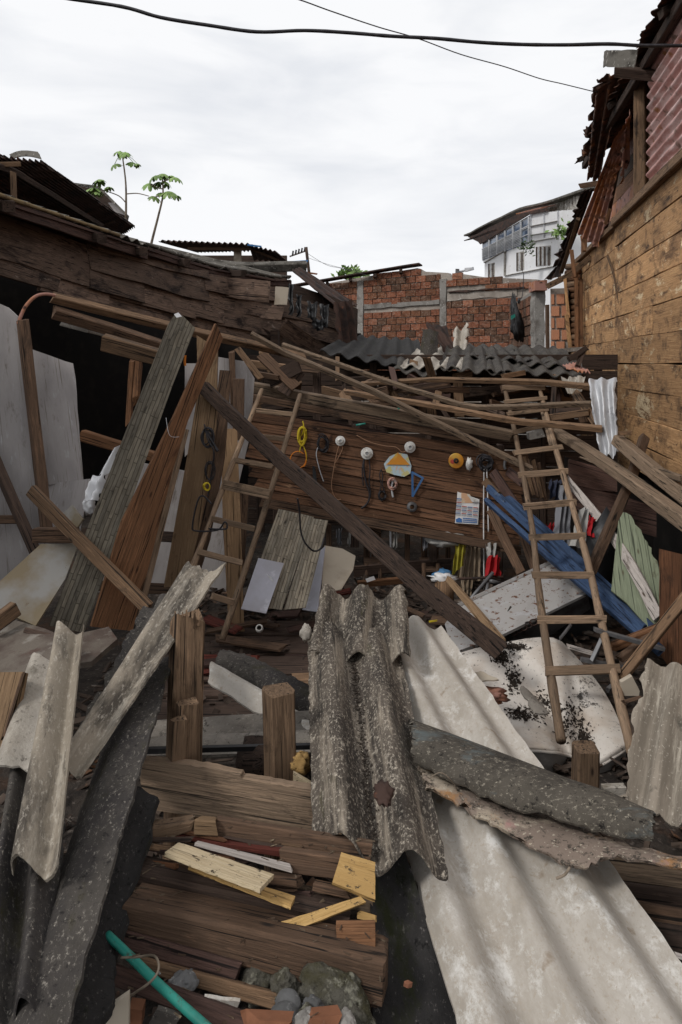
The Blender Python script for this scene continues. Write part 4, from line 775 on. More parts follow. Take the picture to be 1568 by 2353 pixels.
ladder('wooden ladder with round rails leaning on the right over the white shell', [(1160, 892, 6.75), (1185, 1000, 6.2), (1220, 1190, 5.2), (1237, 1340, 4.55), (1260, 1510, 3.95), (1290, 1703, 3.45)], [(1240, 892, 6.7), (1258, 960, 6.35), (1280, 1040, 5.9), (1343, 1260, 4.85), (1385, 1440, 4.15), (1452, 1730, 3.38)],
       [Q((172, 1018), (505, 1022)) + (10,), Q((188, 1132), (518, 1100)) + (9,), Q((215, 1225), (535, 1188)) + (9,), Q((235, 1375), (510, 1308)) + (11,), Q((260, 1530), (635, 1482)) + (12,), Q((300, 1698), (685, 1668)) + (14,), Q((340, 1945), (745, 1908)) + (15,), Q((388, 2178), (818, 2166)) + (15,), ((1226, 1322), (1366, 1322), 16), ((1236, 1425), (1392, 1423), 18), ((1254, 1543), (1425, 1538), 20)], .024, 'wood_ladder', 14)
# ---- the big dark diagonal plank
board('diagonal_plank', [z6(58, 170, 5.0), z6(420, 520, 4.75), z6(800, 850, 4.5), z6(1130, 1150, 4.2), z6(1400, 1370, 3.95), z6(1478, 1430, 3.9)], (30, 44), .05, 'wood_dark', 'long dark plank falling diagonally across the tool wall', 'plank', roll=18, seg=16)
# ---- hanging tools
def loops(c, r, n, d, k=1., sq=1.):
    out_ = []
    for i in range(n):
        cx, cy = c[0] + rnd.gauss(0, r * .15), c[1] + rnd.gauss(0, r * .2); ra, rb_ = r * rnd.uniform(.7, 1.05), r * sq * rnd.uniform(.7, 1.05); ph = rnd.random() * 6
        out_.append(([(cx + ra * math.cos(ph + t_ * .9), cy + rb_ * math.sin(ph + t_ * .9), d + rnd.uniform(-.02, .02)) for t_ in range(8)], .0045 * k))
    return out_
c0 = T(525, 400); tubes('rope_coil', loops(c0, 9, 7, c0[2], 1.4, 2.4) + [([T(530, 330), T(535, 360), T(525, 400)], .006), ([T(515, 480), T(525, 440), T(545, 480), T(548, 520)], .005)], 'yellow', 'yellow rope coil hanging at the left of the tool wall', 'rope')
c0 = T(508, 515); tubes('wire_loop', [([(c0[0] + 18 * math.cos(a), c0[1] + 19 * math.sin(a), c0[2]) for a in [i * .55 for i in range(11)]], .005), ([T(540, 470), T(548, 520), T(535, 550)], .005)], 'orange_wire', 'orange wire loop hanging under the yellow rope', 'wire')
c0 = T(625, 440); tubes('cable_bundle', loops(c0, 13, 5, c0[2], 1.2, 1.5), 'black_cable', 'black cable bundle between yellow rope and white socket', 'cable')
tube('cable', [T(605, 450), T(595, 490), T(610, 560), T(630, 620)], .005, 'slat_grey', 'thin pale cable trailing under the black bundle', 'cable')
def socket(p, rp_, label, cat='lamp socket'):
    o = thing('lamp_socket', p, label, cat); disc('base', p, rp_, 'porcelain', .012, parent=o); q = (p[0], p[1], p[2] - .012); disc('collar', q, rp_ * .62, 'porcelain', .025, parent=o, inner=.45); disc('contact', q, rp_ * .3, 'slat_grey', .006, parent=o); return o
socket(T(710, 425), 11.5, 'white lamp socket nailed beside the black cable bundle')
tubes('cable', [([T(705, 440), T(690, 500), T(675, 580), T(668, 650), T(690, 702), T(712, 705)], .005), ([T(715, 440), T(718, 470), T(680, 540)], .004)], 'copper', 'brown cord hanging down from the left white socket', 'cable')
socket(T(837, 485), 14, 'largest white lamp socket with black wires in the middle')
tubes('cable', [([T(830, 480), T(822, 540), T(830, 610), T(850, 680), T(838, 725), T(810, 748)], .009), ([T(845, 490), T(852, 560), T(848, 620), T(855, 680), T(842, 718)], .006), ([T(828, 490), T(815, 560), T(820, 640)], .006)], 'black_cable', 'black wires dangling from the largest white socket', 'cable')
socket(T(1043, 455), 13, 'white round ceiling rose above the map fan')
tube('cable', [T(788, 398), T(850, 430), T(920, 448), T(975, 455), T(1005, 478), T(1030, 470)], .004, 'copper', 'thin copper cord strung to the white ceiling rose', 'cable')
fan = thing('map_fan', T(985, 590), 'map printed fan shape with orange set square on the tool wall', 'map')
panel('card', [T(918, 535), T(945, 500), T(985, 482), T(1030, 490), T(1050, 545), T(1045, 580), T(1015, 597), T(970, 588), T(930, 575)], 'map_paper', parent=fan, t=.004, dep=lambda x, y: TD(x, y) - .04)
panel('set_square', [T(930, 538), T(985, 480), T(1043, 540)], 'orange_plastic', parent=fan, t=.004, dep=lambda x, y: TD(x, y) - .05)
ss = thing('set_square', T(1060, 690), 'blue hollow set square hanging below the map fan', 'set square')
for a, b in (((1054, 572), (1056, 690)), ((1052, 575), (1106, 603)), ((1106, 600), (1054, 692))): board('edge', [T(*a, .05), T(*b, .05)], 5, .004, 'set_blue', parent=ss, rag=0, warp=0)
o = thing('tape_reel', T(1263, 540), 'orange round reel with dark hub on the tool wall', 'reel'); p = T(1263, 520); disc('flange', p, 17.5, 'orange_plastic', .012, parent=o); disc('hub', (p[0], p[1], p[2] - .014), 6, 'black', .015, parent=o, inner=.4); disc('red_label', (p[0] - 8, p[1] + 2, p[2] - .013), 5, 'pr_red', .003, parent=o)
blob('ceramic_knob', T(1327, 535), (.03, .02, .06), 'porcelain', 'small white ceramic piece right of the orange reel', 'knob', nz_=.4)
c0 = T(1405, 530); tubes('cable_coil', loops(c0, 15, 9, c0[2], 1.6, 1.), 'black_cable', 'tight black cable coil above two white cords', 'cable')
tube('cord', [T(1397, 560), T(1395, 800), T(1397, 1135)], .006, 'paper', 'long white cord hanging from the black coil', 'cord'); tube('cord', [T(1410, 560), T(1415, 700), T(1418, 860)], .006, 'paper', 'shorter white cord hanging from the black coil', 'cord')
tubes('chain', [([T(1498, 520), T(1495, 545), T(1500, 560)], .014)], 'metal_grey', 'small shiny chain hanging near the right ladder', 'chain')
o = thing('grey_roll', T(1052, 760), 'small grey tape roll low on the tool wall', 'roll'); disc('ring', T(1052, 740), 12, 'metal_grey', .03, parent=o, inner=.45)
tubes('wire_bundle', loops(T(958, 630), 10, 6, T(958, 630)[2], 1.6, 1.2), 'pink_bundle', 'pinkish bundle of wire loops below the map fan', 'bundle')
tubes('beads', [([T(960, 620), T(955, 650), T(962, 695)], .01)], 'slat_grey', 'string of silvery beads below the pink bundle', 'chain')
tubes('cord_loop', [([T(905, 560), T(898, 590), T(905, 640), T(892, 690), T(910, 710), T(925, 680), T(912, 640), T(912, 590), T(905, 560)], .005)] + loops(T(908, 685), 9, 3, T(908, 685)[2], 1.3), 'black_cable', 'black cord loop hanging left of the pink bundle', 'cord')
board('screwdriver', [T(583, 545), T(590, 635)], (6, 10), .03, 'black', 'black handled tool hanging under the orange wire', 'tool')
for k, (a, b, lb) in enumerate((((985, 272), (1055, 240), 'green pencil lying on the long grey beam'), ((785, 350), (830, 342), 'small green stick below the long grey beam'))): tube('pencil', [z6(*a, 6.3), z6(*b, 6.3)], .009, 'teal', lb, 'pencil', k=1)
# calendar
ca = thing('calendar', T(1315, 825), 'white paper calendar with blue logo pinned to the tool wall', 'calendar'); cd = lambda o: (lambda x, y: TD(x, y) - o)
panel('sheet', [T(1270, 668), T(1375, 705), T(1368, 825), T(1258, 818)], 'paper', parent=ca, t=.003, dep=cd(.04))
panel('picture', [T(1287, 672), T(1330, 680), T(1345, 722), T(1288, 722)], 'pr_skin', parent=ca, t=.001, dep=cd(.043))
panel('folded_corner', [T(1315, 678), T(1375, 715), T(1340, 718)], 'porcelain', parent=ca, t=.002, dep=cd(.06))
for r_ in range(5):
    for c_ in range(4):
        x0, y0 = 1267 + 27 * c_ - 1.2 * r_, 700 + 17 * r_ + 3 * c_
        if r_ < 2 and c_ in (1, 2, 3): continue
        panel('month', [T(x0, y0), T(x0 + 23, y0 + 2), T(x0 + 23, y0 + 14), T(x0, y0 + 12)], 'pr_grey', parent=ca, t=.001, dep=cd(.044))
        panel('month_title', [T(x0, y0 - 1), T(x0 + 23, y0 + 1), T(x0 + 23, y0 + 4), T(x0, y0 + 2)], 'pr_red' if (r_ + c_) % 2 else 'pr_blue', parent=ca, t=.001, dep=cd(.047))
panel('logo', [T(1262, 800), T(1278, 792), T(1290, 798), T(1292, 815), T(1264, 814)], 'pr_blue', parent=ca, t=.001, dep=cd(.045))
for k in range(3): panel('text_line', [T(1295, 792 + 9 * k), T(1364, 798 + 8 * k), T(1364, 802 + 8 * k), T(1295, 796 + 9 * k)], 'pr_blue', parent=ca, t=.001, dep=cd(.045))
# ---- clothes and things below the tool wall
def cloth(name, tl_, tr_, br_, bl_, mt, label, n=4, amp=.03, cat='cloth', group=None): return sheet(name, [tl_, tr_, br_, bl_], mt, label, cat, n=n, amp=amp, t=.005, nv=18, rag=.02, rf=7, ph=rnd.random() * 6, f=lambda u, v: .03 * noise.noise((u * 5, v * 3, 4)), group=group)
cloth('cloth', z6(1265, 890, 6.3), z6(1318, 892, 6.3), z6(1305, 1010, 6.2), z6(1252, 1058, 6.2), 'cloth_yellow', 'yellow cloth hanging below the calendar', 2.5)
cloth('trousers', z6(1310, 900, 6.4), z6(1380, 905, 6.4), z6(1385, 1095, 6.3), z6(1270, 1080, 6.3), 'cloth_beige', 'beige trousers hanging right of the yellow cloth', 4)
cloth('cloth', z6(1282, 1080, 6.3), z6(1345, 1085, 6.3), z6(1335, 1175, 6.2), z6(1285, 1165, 6.2), 'cloth_beige', 'lower beige rag hanging under the trousers', 3)
cloth('cloth', z6(1425, 970, 6.1), z6(1478, 980, 6.1), z6(1475, 1068, 6.0), z6(1400, 1072, 6.0), 'cloth_red', 'bright red cloth hanging under the white cords', 2)
cloth('cloth', z6(1405, 915, 6.2), z6(1460, 915, 6.2), z6(1450, 985, 6.15), z6(1412, 990, 6.15), 'cloth_white', 'pale cloth above the bright red cloth', 2)
blob('plastic_sack', z6(1212, 895, 6.35), (.17, .1, .065), 'cloth_white', 'white printed plastic sack stuffed below the tool wall', 'sack', nz_=.4, fold=.3)
tube('hanging_rail', [z6(1270, 1085, 6.15), z6(1490, 1075, 6.0)], .012, 'rust_dark', 'thin iron rail under the hanging clothes', 'rail', k=1)
def chair_back(x, d, label):
    o = thing('chair', z6(x + 30, 1180, d), label, 'chair')
    for q in (0, 66): tube('post', [z6(x + q, 820, d), z6(x + q, 870, d), z6(x + q + 2, 1180, d)], .02, 'wood_brown', parent=o, jit=.5, sides=8)
    for q in (0, 66): tube('leg', [z6(x + q + 4, 1010, d - .4), z6(x + q + 6, 1200, d - .4)], .02, 'wood_brown', parent=o, k=1)
    panel('crest', [z6(x - 5, 840, d - .02), z6(x + 20, 825), z6(x + 36, 832), z6(x + 52, 825), z6(x + 74, 842), z6(x + 74, 885), z6(x + 36, 905), z6(x - 5, 885)], 'wood_brown', parent=o, t=.03)
    for q in (16, 33, 50): tube('spindle', [z6(x + q, 890, d), z6(x + q, 1000, d)], .01, 'wood_brown', parent=o, k=1)
    board('seat', [z6(x - 6, 1015, d - .2), z6(x + 78, 1015, d - .2)], .42, .03, 'wood_brown', parent=o, px=False, face=(0, 0, 1))
chair_back(830, 7.0, 'carved brown chair back in the dark under the tool wall, left one'); chair_back(1105, 6.9, 'carved brown chair back in the dark left of the yellow cloth')
for x, lb in ((1030, 'brown post in the dark below the grey roll'), (1225, 'dark post left of the yellow cloth'), (655, 'brown post behind the stone patterned panels')): board('post', [z6(x, 820, 6.9), z6(x - 2, 1200, 6.8)], 12, .06, 'wood_brown', lb, 'post')
board('shelf_board', [z6(770, 1050, 6.6), z6(1240, 1010, 6.6)], 26, .03, 'wood_dark', 'dark board lying across under the carved chairs', 'board', roll=30)
board('shelf_board', [z6(790, 1110, 6.0), z6(1010, 1090, 6.0)], 16, .03, 'wood_orange', 'orange brown board on the floor behind the diagonal plank', 'board', roll=40)
panel('paper_scrap', [z6(830, 1085, 5.6), z6(870, 1072), z6(878, 1088), z6(838, 1102)], 'paper', 'small white paper scrap behind the lichened sheet', 'paper', t=.003)
blob('bag', z6(1195, 1060, 6.5), (.09, .06, .05), 'blue_tarp', 'small blue bag in the dark below the tool wall', 'bag', nz_=.4)
for k, x in enumerate((690, 745, 960, 1100)): cloth('rag', z6(x, 850 + 8 * k, 6.7), z6(x + 28, 850 + 8 * k, 6.7), z6(x + 25, 920 + 8 * k, 6.6), z6(x + 4, 915 + 8 * k, 6.6), ['cloth_grey', 'cloth_white', 'cloth_white', 'cloth_grey'][k], ['grey rag left under the tool wall', 'pale rag hanging beside the diagonal plank', 'pale strip of cloth in the dark by the brown post', 'grey rag between the carved chair and white sack'][k], 2)
tube('cord', [z6(948, 815, 6.4), z6(952, 950, 6.4)], .01, 'slat_grey', 'short pale cord hanging below the pink bundle', 'cord', k=1)
# stump with paper, wire rack
tube('stump', [z6(1207, 1085, 5.4), z6(1207, 1200, 5.4)], .075, 'wood_greybrown', 'round wooden stump below the hanging clothes', 'stump', k=1, sides=14); blob('crumpled_paper', z6(1205, 1080, 5.4), (.09, .06, .03), 'paper', 'crumpled paper on top of the round stump', 'paper', nz_=.7, nf=3)
for k, (a, b) in enumerate((((1290, 1230), (1440, 1055)), ((1405, 1155), (1420, 1095)), ((1430, 1095), (1490, 1110)))): tube('metal_rod', [z6(*a, 5.3), z6(*b, 5.5)], .014, 'metal_grey', ['long grey metal rod leaning by the grey appliance', 'short upright metal rod by the grey appliance', 'short level metal rod by the grey appliance'][k], 'rod', k=1)
board('timber', [z6(1225, 1085, 5.2), z6(1480, 1385, 4.2)], (13, 22), .04, 'wood_tanplank', 'tan stick leaning over the rust speckled appliance', 'stick', roll=25)
# ---- patterned panels
panel('patterned_board', [z6(415, 750, 5.5), z6(583, 788, 5.5), z6(430, 1232, 5.0), z6(370, 1226), z6(330, 985)], 'ledger_grey', 'wide stone patterned panel leaning behind the lilac board', 'panel', t=.008, grain=(z6(415, 750), z6(300, 1100)))
panel('patterned_board', [z6(578, 795, 5.46), z6(652, 806, 5.46), z6(545, 1222, 4.98), z6(440, 1232)], 'ledger_grey', 'narrow stone patterned panel leaning beside the wide one', 'panel', t=.008, grain=(z6(652, 806), z6(545, 1222)))
panel('lilac_board', [z6(318, 985, 5.15), z6(440, 1010, 5.15), z6(355, 1250, 4.85), z6(235, 1228)], 'lilac_panel', 'pale lilac board with torn film leaning on stone patterned panel', 'board', t=.008)
panel('torn_film', [z6(355, 1060, 5.0), z6(372, 1082), z6(395, 1105), z6(380, 1078)], 'white_plastic', 'scrap of torn film on the lilac board', 'film', t=.002)
panel('white_strip', [z6(612, 950, 5.6), z6(636, 930, 5.6), z6(600, 1242, 5.1), z6(528, 1232)], 'lilac_panel', 'white strip between stone patterned panel and beige board', 'board', t=.008)
panel('beige_board', [z6(634, 925, 5.7), z6(720, 940, 5.7), z6(783, 975), z6(772, 1040), z6(715, 1135, 5.3), z6(622, 1150)], 'beige_panel', 'broken beige board with clipped corners behind the white strip', 'board', t=.01, j=1)
# ---- left interior
panel('white_board', [(-60, 660, 4.7), (-20, 690), (17, 706), (40, 727), (100, 1262, 4.45), (-20, 1440), (-60, 1480, 4.45)], 'white_panel', 'tall white wall panel at the left edge with broken top', 'panel', t=.02, grain=((0, 700), (60, 1250)))
panel('white_board', [(66, 800, 4.95), (150, 830, 5.0), (168, 835), (174, 870), (178, 940), (192, 1104, 4.85), (100, 1116)], 'white_panel', 'white panel right of the brown post with chipped edge', 'panel', t=.015, j=.8, step=30, grain=((110, 800), (150, 1100)))
panel('white_board', [(104, 1112, 4.8), (208, 1100, 4.8), (180, 1240, 4.6), (104, 1250)], 'white_panel', 'low white panel behind the plastic bag', 'panel', t=.012)
board('post', [(52, 735, 4.62), (108, 1222, 4.4)], 23, .06, 'wood_brown', 'leaning brown post between the two white panels', 'post', roll=-20)
tube('bent_bar', [(42, 745, 4.6), (50, 722, 4.62), (62, 700, 4.65), (82, 681, 4.7), (104, 676, 4.78), (126, 679, 4.85)], .012, 'rust_red', 'bent rusty bar arching over the top of the brown post', 'bar')
board('strut', [(-25, 1025, 4.4), (82, 1270, 4.25)], 20, .06, 'wood_dark', 'dark diagonal strut against the white panel', 'strut', roll=-25)
board('crosspiece', [(-40, 1195, 4.35), (52, 1194, 4.33)], 20, .05, 'wood_brown', 'short brown crosspiece at the left edge on the white panel', 'board')
board('block', [z5(236, 1655, 4.2), z5(520, 1652, 4.15)], 33, .05, 'wood_brown', 'short brown board stub above the stained white board', 'board', roll=15)
panel('stained_board', [(94, 1250, 4.15), (182, 1248, 4.2), (150, 1330), (82, 1438, 3.75), (32, 1416), (-40, 1400), (-40, 1372)], 'cream_panel', 'white board with yellow stain lying at lower left', 'board', t=.015, grain=((150, 1250), (30, 1400)))
panel('stained_board', [z5(430, 1500, 4.35), z5(480, 1450, 4.35), z5(555, 1545), z5(480, 1660, 4.25), z5(330, 1640)], 'cream_panel', 'small cream board corner behind the diagonal timber', 'board', t=.012)
board('timber', [z5(215, 1360, 4.15), z5(985, 2140, 3.85)], (26, 27), .05, 'wood_greybrown', 'knotted brown timber leaning diagonally at lower left', 'timber', roll=28)
pb = sheet('plastic_bag', [(212, 1092, 4.35), (252, 1078, 4.35), (222, 1150, 4.25), (192, 1158, 4.25)], 'white_plastic', 'white plastic bag caught behind the stone patterned plank', 'bag', n=1.7, amp=.03, t=.003, nv=14, rag=.035, rf=8, f=lambda u, v: .04 * noise.noise((u * 4, v * 4, 1)))
sheet('bag_strip', [(262, 1032, 4.4), (276, 1022, 4.4), (248, 1085, 4.35), (228, 1092, 4.35)], 'white_plastic', n=.7, amp=.015, t=.003, nv=8, parent=pb)
blob('bag_bulge', (206, 1160, 4.3), (.035, .04, .055), 'white_plastic', parent=pb, nz_=.35, fold=.3)
board('beam', [z5(358, 162, 5.0), z5(700, 260, 5.2), z5(1100, 392, 5.4)], (27, 22), .08, 'wood_brown', 'dark beam end hanging in the doorway below the long roof beam', 'beam', roll=24)
board('beam', [z5(694, 362, 4.75), z5(1095, 475, 4.8)], (38, 36), .08, 'wood_greybrown', 'thick sawn beam stub sticking out of the dark doorway', 'beam', roll=18)
for a, b, w_, lb in (((888, 480), (865, 900), 12, 'thin brown stud standing in the dark doorway'), ((932, 490), (915, 760), 14, 'split tan stud standing right of the thin stud in the doorway')): board('stud', [z5(*a, 5.7), z5(*b, 5.6)], w_, .05, 'wood_orange', lb, 'stud', roll=20, rag=.04)
board('beam', [z5(550, 985, 5.2), z5(1040, 1130, 5.1)], (26, 22), .08, 'wood_orange', 'reddish beam stub crossing the dark doorway', 'beam', roll=12)
board('ceiling_sheet', [z5(500, 260, 6.0), z5(700, 310, 6.4)], 12, .3, 'cement_mid', 'grey sheet edge hanging in the dark doorway', 'roof sheet')
panel('stone_plank', [(386, 746, 4.55), (404, 720), (421, 726), (449, 754, 4.6), (397, 885), (193, 1454, 3.95), (112, 1438)], 'ledger', 'long stone patterned plank leaning across the doorway', 'panel', t=.012, grain=((418, 740), (152, 1446)))
panel('torn_tip', [(400, 722, 4.5), (410, 718), (418, 727), (406, 730)], 'white_plastic', 'scrap of white film at the tip of the stone patterned plank', 'film', t=.004)
panel('brown_plank', [(497, 743, 4.75), (513, 778), (432, 968), (398, 1080, 4.4), (305, 1450, 4.1), (211, 1440), (282, 1198), (398, 962)], 'wood_orange', 'wide reddish brown plank with pointed top leaning right of stone patterned plank', 'plank', t=.025, grain=((500, 750), (255, 1440)))
board('narrow_post', [(424, 985, 4.85), (312, 1425, 4.5)], (19, 22), .05, 'wood_grey', 'narrow mouldy grey post leaning behind the reddish plank', 'post', roll=-15)
panel('tan_plank', [(452, 770, 5.1), (500, 800), (497, 980), (462, 1200), (428, 1345, 4.8), (376, 1350), (430, 1050, 4.95), (455, 900)], 'wood_tanplank', 'broad tan plank standing left of the left ladder', 'plank', t=.03, grain=((475, 780), (400, 1345)))
panel('brown_board', [(505, 850, 5.3), (531, 852), (516, 1050), (482, 1240, 5.1), (450, 1345), (425, 1345, 5.05), (480, 1080)], 'wood_brown', 'narrow brown board behind the broad tan plank', 'plank', t=.03)
panel('tan_plank', [(508, 985, 5.5), (545, 985), (553, 1180), (562, 1456, 5.2), (527, 1458), (512, 1200, 5.35)], 'wood_tanplank', 'upright tan plank behind the left ladder rails', 'plank', t=.03, grain=((525, 990), (540, 1450)))
panel('brown_board', [(545, 1110, 5.7), (572, 1130), (560, 1320), (550, 1320, 5.6)], 'wood_brown', 'short brown board right of the upright tan plank', 'plank', t=.03)
panel('white_board', [(425, 835, 5.6), (460, 835), (460, 1010), (425, 1050)], 'white_panel', 'sliver of white panel behind the reddish plank top', 'panel', t=.02)
panel('white_board', [(500, 820, 6.0), (560, 830), (585, 870), (575, 1000), (540, 1150), (500, 1150)], 'white_panel', 'white panel patch behind the head of the left ladder', 'panel', t=.02)
board('post', [z6(190, 0, 5.9), z6(200, 280, 5.9)], 14, .05, 'wood_brown', 'brown upright behind the head of the left ladder', 'post')
board('post', [z6(225, 130, 5.8), z6(222, 420, 5.7)], 26, .03, 'wood_brown', 'wide brown board upright left of the left ladder head', 'plank')
panel('grey_wall', [(250, 1050, 6.4), (520, 1100), (520, 1440, 6.2), (180, 1440)], 'white_panel', 'dim grey wall panel low behind the leaning planks', 'panel', t=.02)
for k, (y, mt) in enumerate(((1225, 'wood_dark'), (1345, 'wood_brown'))): board('crosspiece', [(190, y, 5.6), (460, y + 12, 5.4)], 24, .05, mt, ['dark crosspiece behind the leaning planks', 'lower brown crosspiece behind the leaning planks'][k], 'board')
tubes('wire_tangle', loops((478, 1005), 14, 6, 4.9, 1.2, 1.6) + loops((482, 1080), 12, 4, 4.9, .8, 2.) + [([(470, 975, 4.9), (478, 1010, 4.88), (492, 1040, 4.86), (485, 1095, 4.9), (478, 1140, 4.9)], .006), ([(470, 985, 4.9), (500, 1035, 4.88), (495, 1030, 4.88)], .011)], 'black_cable', 'tangle of black wires hanging on the broad tan plank', 'wires')
tubes('rope_scrap', loops((476, 1118), 8, 4, 4.86, .8, 1.2), 'yellow', 'scrap of yellow string in the black wire tangle', 'string')
tube('bent_wire', [(480, 1215, 4.8), (518, 1216, 4.75), (522, 1206, 4.75), (516, 1200, 4.75), (500, 1218, 4.78), (450, 1220, 4.8), (443, 1205, 4.8), (455, 1150, 4.8), (468, 1140, 4.8), (486, 1158, 4.8)], .006, 'black_cable', 'bent black wire frame hooked in front of the leaning planks', 'wire')
tube('thin_wire', [(382, 960, 4.2), (390, 1000, 4.2), (412, 1004, 4.3)], .0016, 'slat_grey', 'thin pale wire curling off the stone patterned plank', 'wire')
tube('cable', [z6(505, 700, 4.9), z6(515, 760, 4.95), z6(520, 850, 5.0), z6(540, 910, 5.0), z6(580, 950, 5.05), z6(615, 940, 5.1), z6(632, 890, 5.2)], .007, 'black_cable', 'black cord draped over the stone patterned panels', 'cord')
tube('orange_tie', [z5(1240, 450, 4.6), z5(1236, 490, 4.6), z5(1240, 520, 4.6)], .008, 'orange_wire', 'orange tie near the top of the stone patterned plank', 'tie')

# ================================================================== RIGHT SIDE WRECKAGE
board('beam', [(1270, 988, 6.3), (1330, 1022, 5.9), (1465, 1118, 5.0), (1600, 1216, 4.3)], (16, 38), .1, 'wood_grey', 'heavy grey beam sloping down to the right edge', 'beam', roll=32, rag=.03)
board('beam', [(1418, 1010, 5.5), (1500, 1080, 5.0), (1600, 1160, 4.6)], (25, 38), .09, 'wood_grey', 'second grey beam above the heavy one against the tan wall', 'beam', roll=28, rag=.03)
board('split_piece', [z4(1370, 1665, 4.95), z4(1560, 1725, 4.7)], (20, 14), .04, 'wood_grey', 'split chunk lying on the second grey beam', 'wood chunk', roll=20, rag=.04)
board('splinter', [z4(785, 1560, 5.7), z4(935, 1615, 5.5)], (3, 9), .02, 'wood_grey', 'long splinter sticking off the heavy grey beam', 'splinter', rag=.03)
board('stub', [z4(1075, 1375, 5.4), z4(1165, 1370, 5.4)], 10, .04, 'wood_greybrown', 'short round stub beside the lower end of the zinc sheet', 'stub')
sheet('zinc_sheet', [(1354, 872, 6.0), (1417, 868, 5.9), (1420, 1035, 5.55), (1378, 1050, 5.6)], 'zinc', 'pale zinc sheet hanging folded at the end of the battens', 'roof sheet', n=2.3, amp=.017, t=.003, nv=30, rag=(.02, .03, .04, .02), rf=10, f=lambda u, v: .05 * math.sin(v * 5) + .03 * noise.noise((u * 3, v * 4, 2)), ph=1)
board('beam', [z4(745, 1065, 6.6), z4(905, 1300, 6.1)], 18, .06, 'wood_greybrown', 'grey plank slanting down behind the zinc sheet', 'plank', roll=15)
board('board', [z4(540, 1255, 6.4), z4(850, 1210, 6.2)], 16, .04, 'wood_greybrown', 'short grey board behind the upper right ladder rail', 'board')
board('board', [z4(495, 1215, 6.5), z4(560, 1470, 6.0)], 13, .04, 'wood_grey', 'grey stick running beside the right ladder rail', 'stick')
panel('cement_lump', [z4(380, 1370, 6.5), z4(480, 1330), z4(510, 1400), z4(390, 1425)], 'concrete', 'broken cement lump behind the right ladder', 'rubble', t=.1, j=1)
board('post', [(1482, 1005, 5.6), (1447, 1105, 5.3), (1358, 1315, 4.9)], (20, 22), .06, 'wood_brown', 'brown post leaning behind the heavy grey beam', 'post', roll=-25)
panel('purple_board', [r1(890, 112, 6.5), r1(1180, 195, 6.4), r1(1180, 310), r1(1060, 300), r1(890, 262, 6.3)], 'wood_purple', 'dark purple board below the heavy grey beam', 'plank', t=.03, j=1)
panel('purple_board', [r1(890, 265, 6.3), r1(1200, 330, 6.1), r1(1415, 400), r1(1415, 582, 5.9), r1(1190, 510), r1(900, 400)], 'wood_purple', 'lower dark purple board behind the pale green panel', 'plank', t=.03, j=1)
panel('corner_board', [(1300, 1050, 7.2), (1640, 1150), (1640, 1560), (1300, 1560)], 'shade_black', 'dark board wall closing the corner behind the clothes', 'panel', t=.04)
panel('green_panel', [(1424, 1172, 5.15), (1450, 1184), (1488, 1245), (1536, 1342, 4.7), (1519, 1434), (1488, 1440), (1440, 1385), (1405, 1357, 4.75)], 'wood_green', 'pale green board with splintered top edge on the right', 'panel', t=.015, jr=[3, 4, 4, 2, 0, 0, 0, 0], step=9, grain=((1430, 1180), (1460, 1390)))
board('grey_board', [r1(875, 225, 5.7), r1(1150, 565, 5.1), r1(1290, 790, 4.75), r1(1415, 1045, 4.5)], (16, 27), .03, 'wood_whitegrey', 'split whitish plank with ragged edge lying over the green board', 'plank', roll=12, rag=.05)
panel('red_board', [(1515, 1261, 4.5), (1600, 1282, 4.4), (1600, 1440), (1552, 1560, 4.3), (1517, 1502)], 'wood_redbrown', 'red brown board at the right edge below the beams', 'plank', t=.03, j=1)
board('stick', [(1600, 1345, 3.8), (1424, 1563, 3.85)], (25, 20), .04, 'wood_greybrown', 'stick slanting from the right edge to the ladder foot', 'stick', roll=20)
board('timber', [(1408, 1487, 4.2), (1514, 1443, 4.25)], 17, .05, 'wood_orange', 'orange brown timber under the blue boards', 'timber', roll=30)
board('timber', [(1425, 1515, 4.1), (1500, 1460, 4.2)], 14, .05, 'wood_brown', 'dark timber just below the orange brown one', 'timber', roll=30)
# blue boards
board('blue_board', [r1(410, 285, 5.9), r1(850, 695, 5.15), r1(1330, 1140, 4.4)], (15, 31), .05, 'wood_blue', 'longest blue board lying diagonally under the right ladder', 'plank', roll=20)
board('blue_board', [r1(510, 325, 5.95), r1(850, 620, 5.35), r1(1410, 1150, 4.5)], (12, 24), .04, 'wood_blue', 'blue board alongside and above the longest one', 'plank', roll=0)
board('blue_board', [r1(395, 360, 5.85), r1(760, 690, 5.25), r1(1440, 1260, 4.25)], (10, 22), .05, 'wood_blue', 'lower narrow blue board under the longest one', 'plank', roll=-25)
panel('blue_shard', [r1(-10, 215, 5.6), r1(15, 205), r1(18, 235), r1(0, 252)], 'wood_blue', 'tiny blue chip beside the diagonal plank', 'chip', t=.01) if False else None
for k, (a, b, w_, mt, lb) in enumerate((((440, 190), (590, 420), 22, 'wood_purple', 'dark board leaning behind the blue boards'), ((430, 420), (610, 800), 22, 'wood_brown', 'brown leg slanting below the blue boards'), ((610, 560), (690, 790), 17, 'wood_brown', 'second brown leg behind the ladder rail'), ((530, 190), (620, 260), 20, 'wood_purple', 'short purple board behind the ladder rail'), ((395, 250), (470, 330), 18, 'wood_greybrown', 'grey stub at the upper end of the blue boards'))): board('board', [r1(*a, 6.1), r1(*b, 5.8)], w_, .04, mt, lb, 'board', roll=12)
for k in range(4): board('slat', [r1(620 + 30 * k, 100 + 12 * k, 6.3), r1(680 + 26 * k, 330 + 10 * k, 6.2)], 9, .02, ['wood_greybrown', 'wood_brown'][k % 2], ['leftmost', 'second', 'third', 'rightmost'][k] + ' of four upright slats in the dark between the right ladder rails', 'slat', 'slats between the ladder rails')
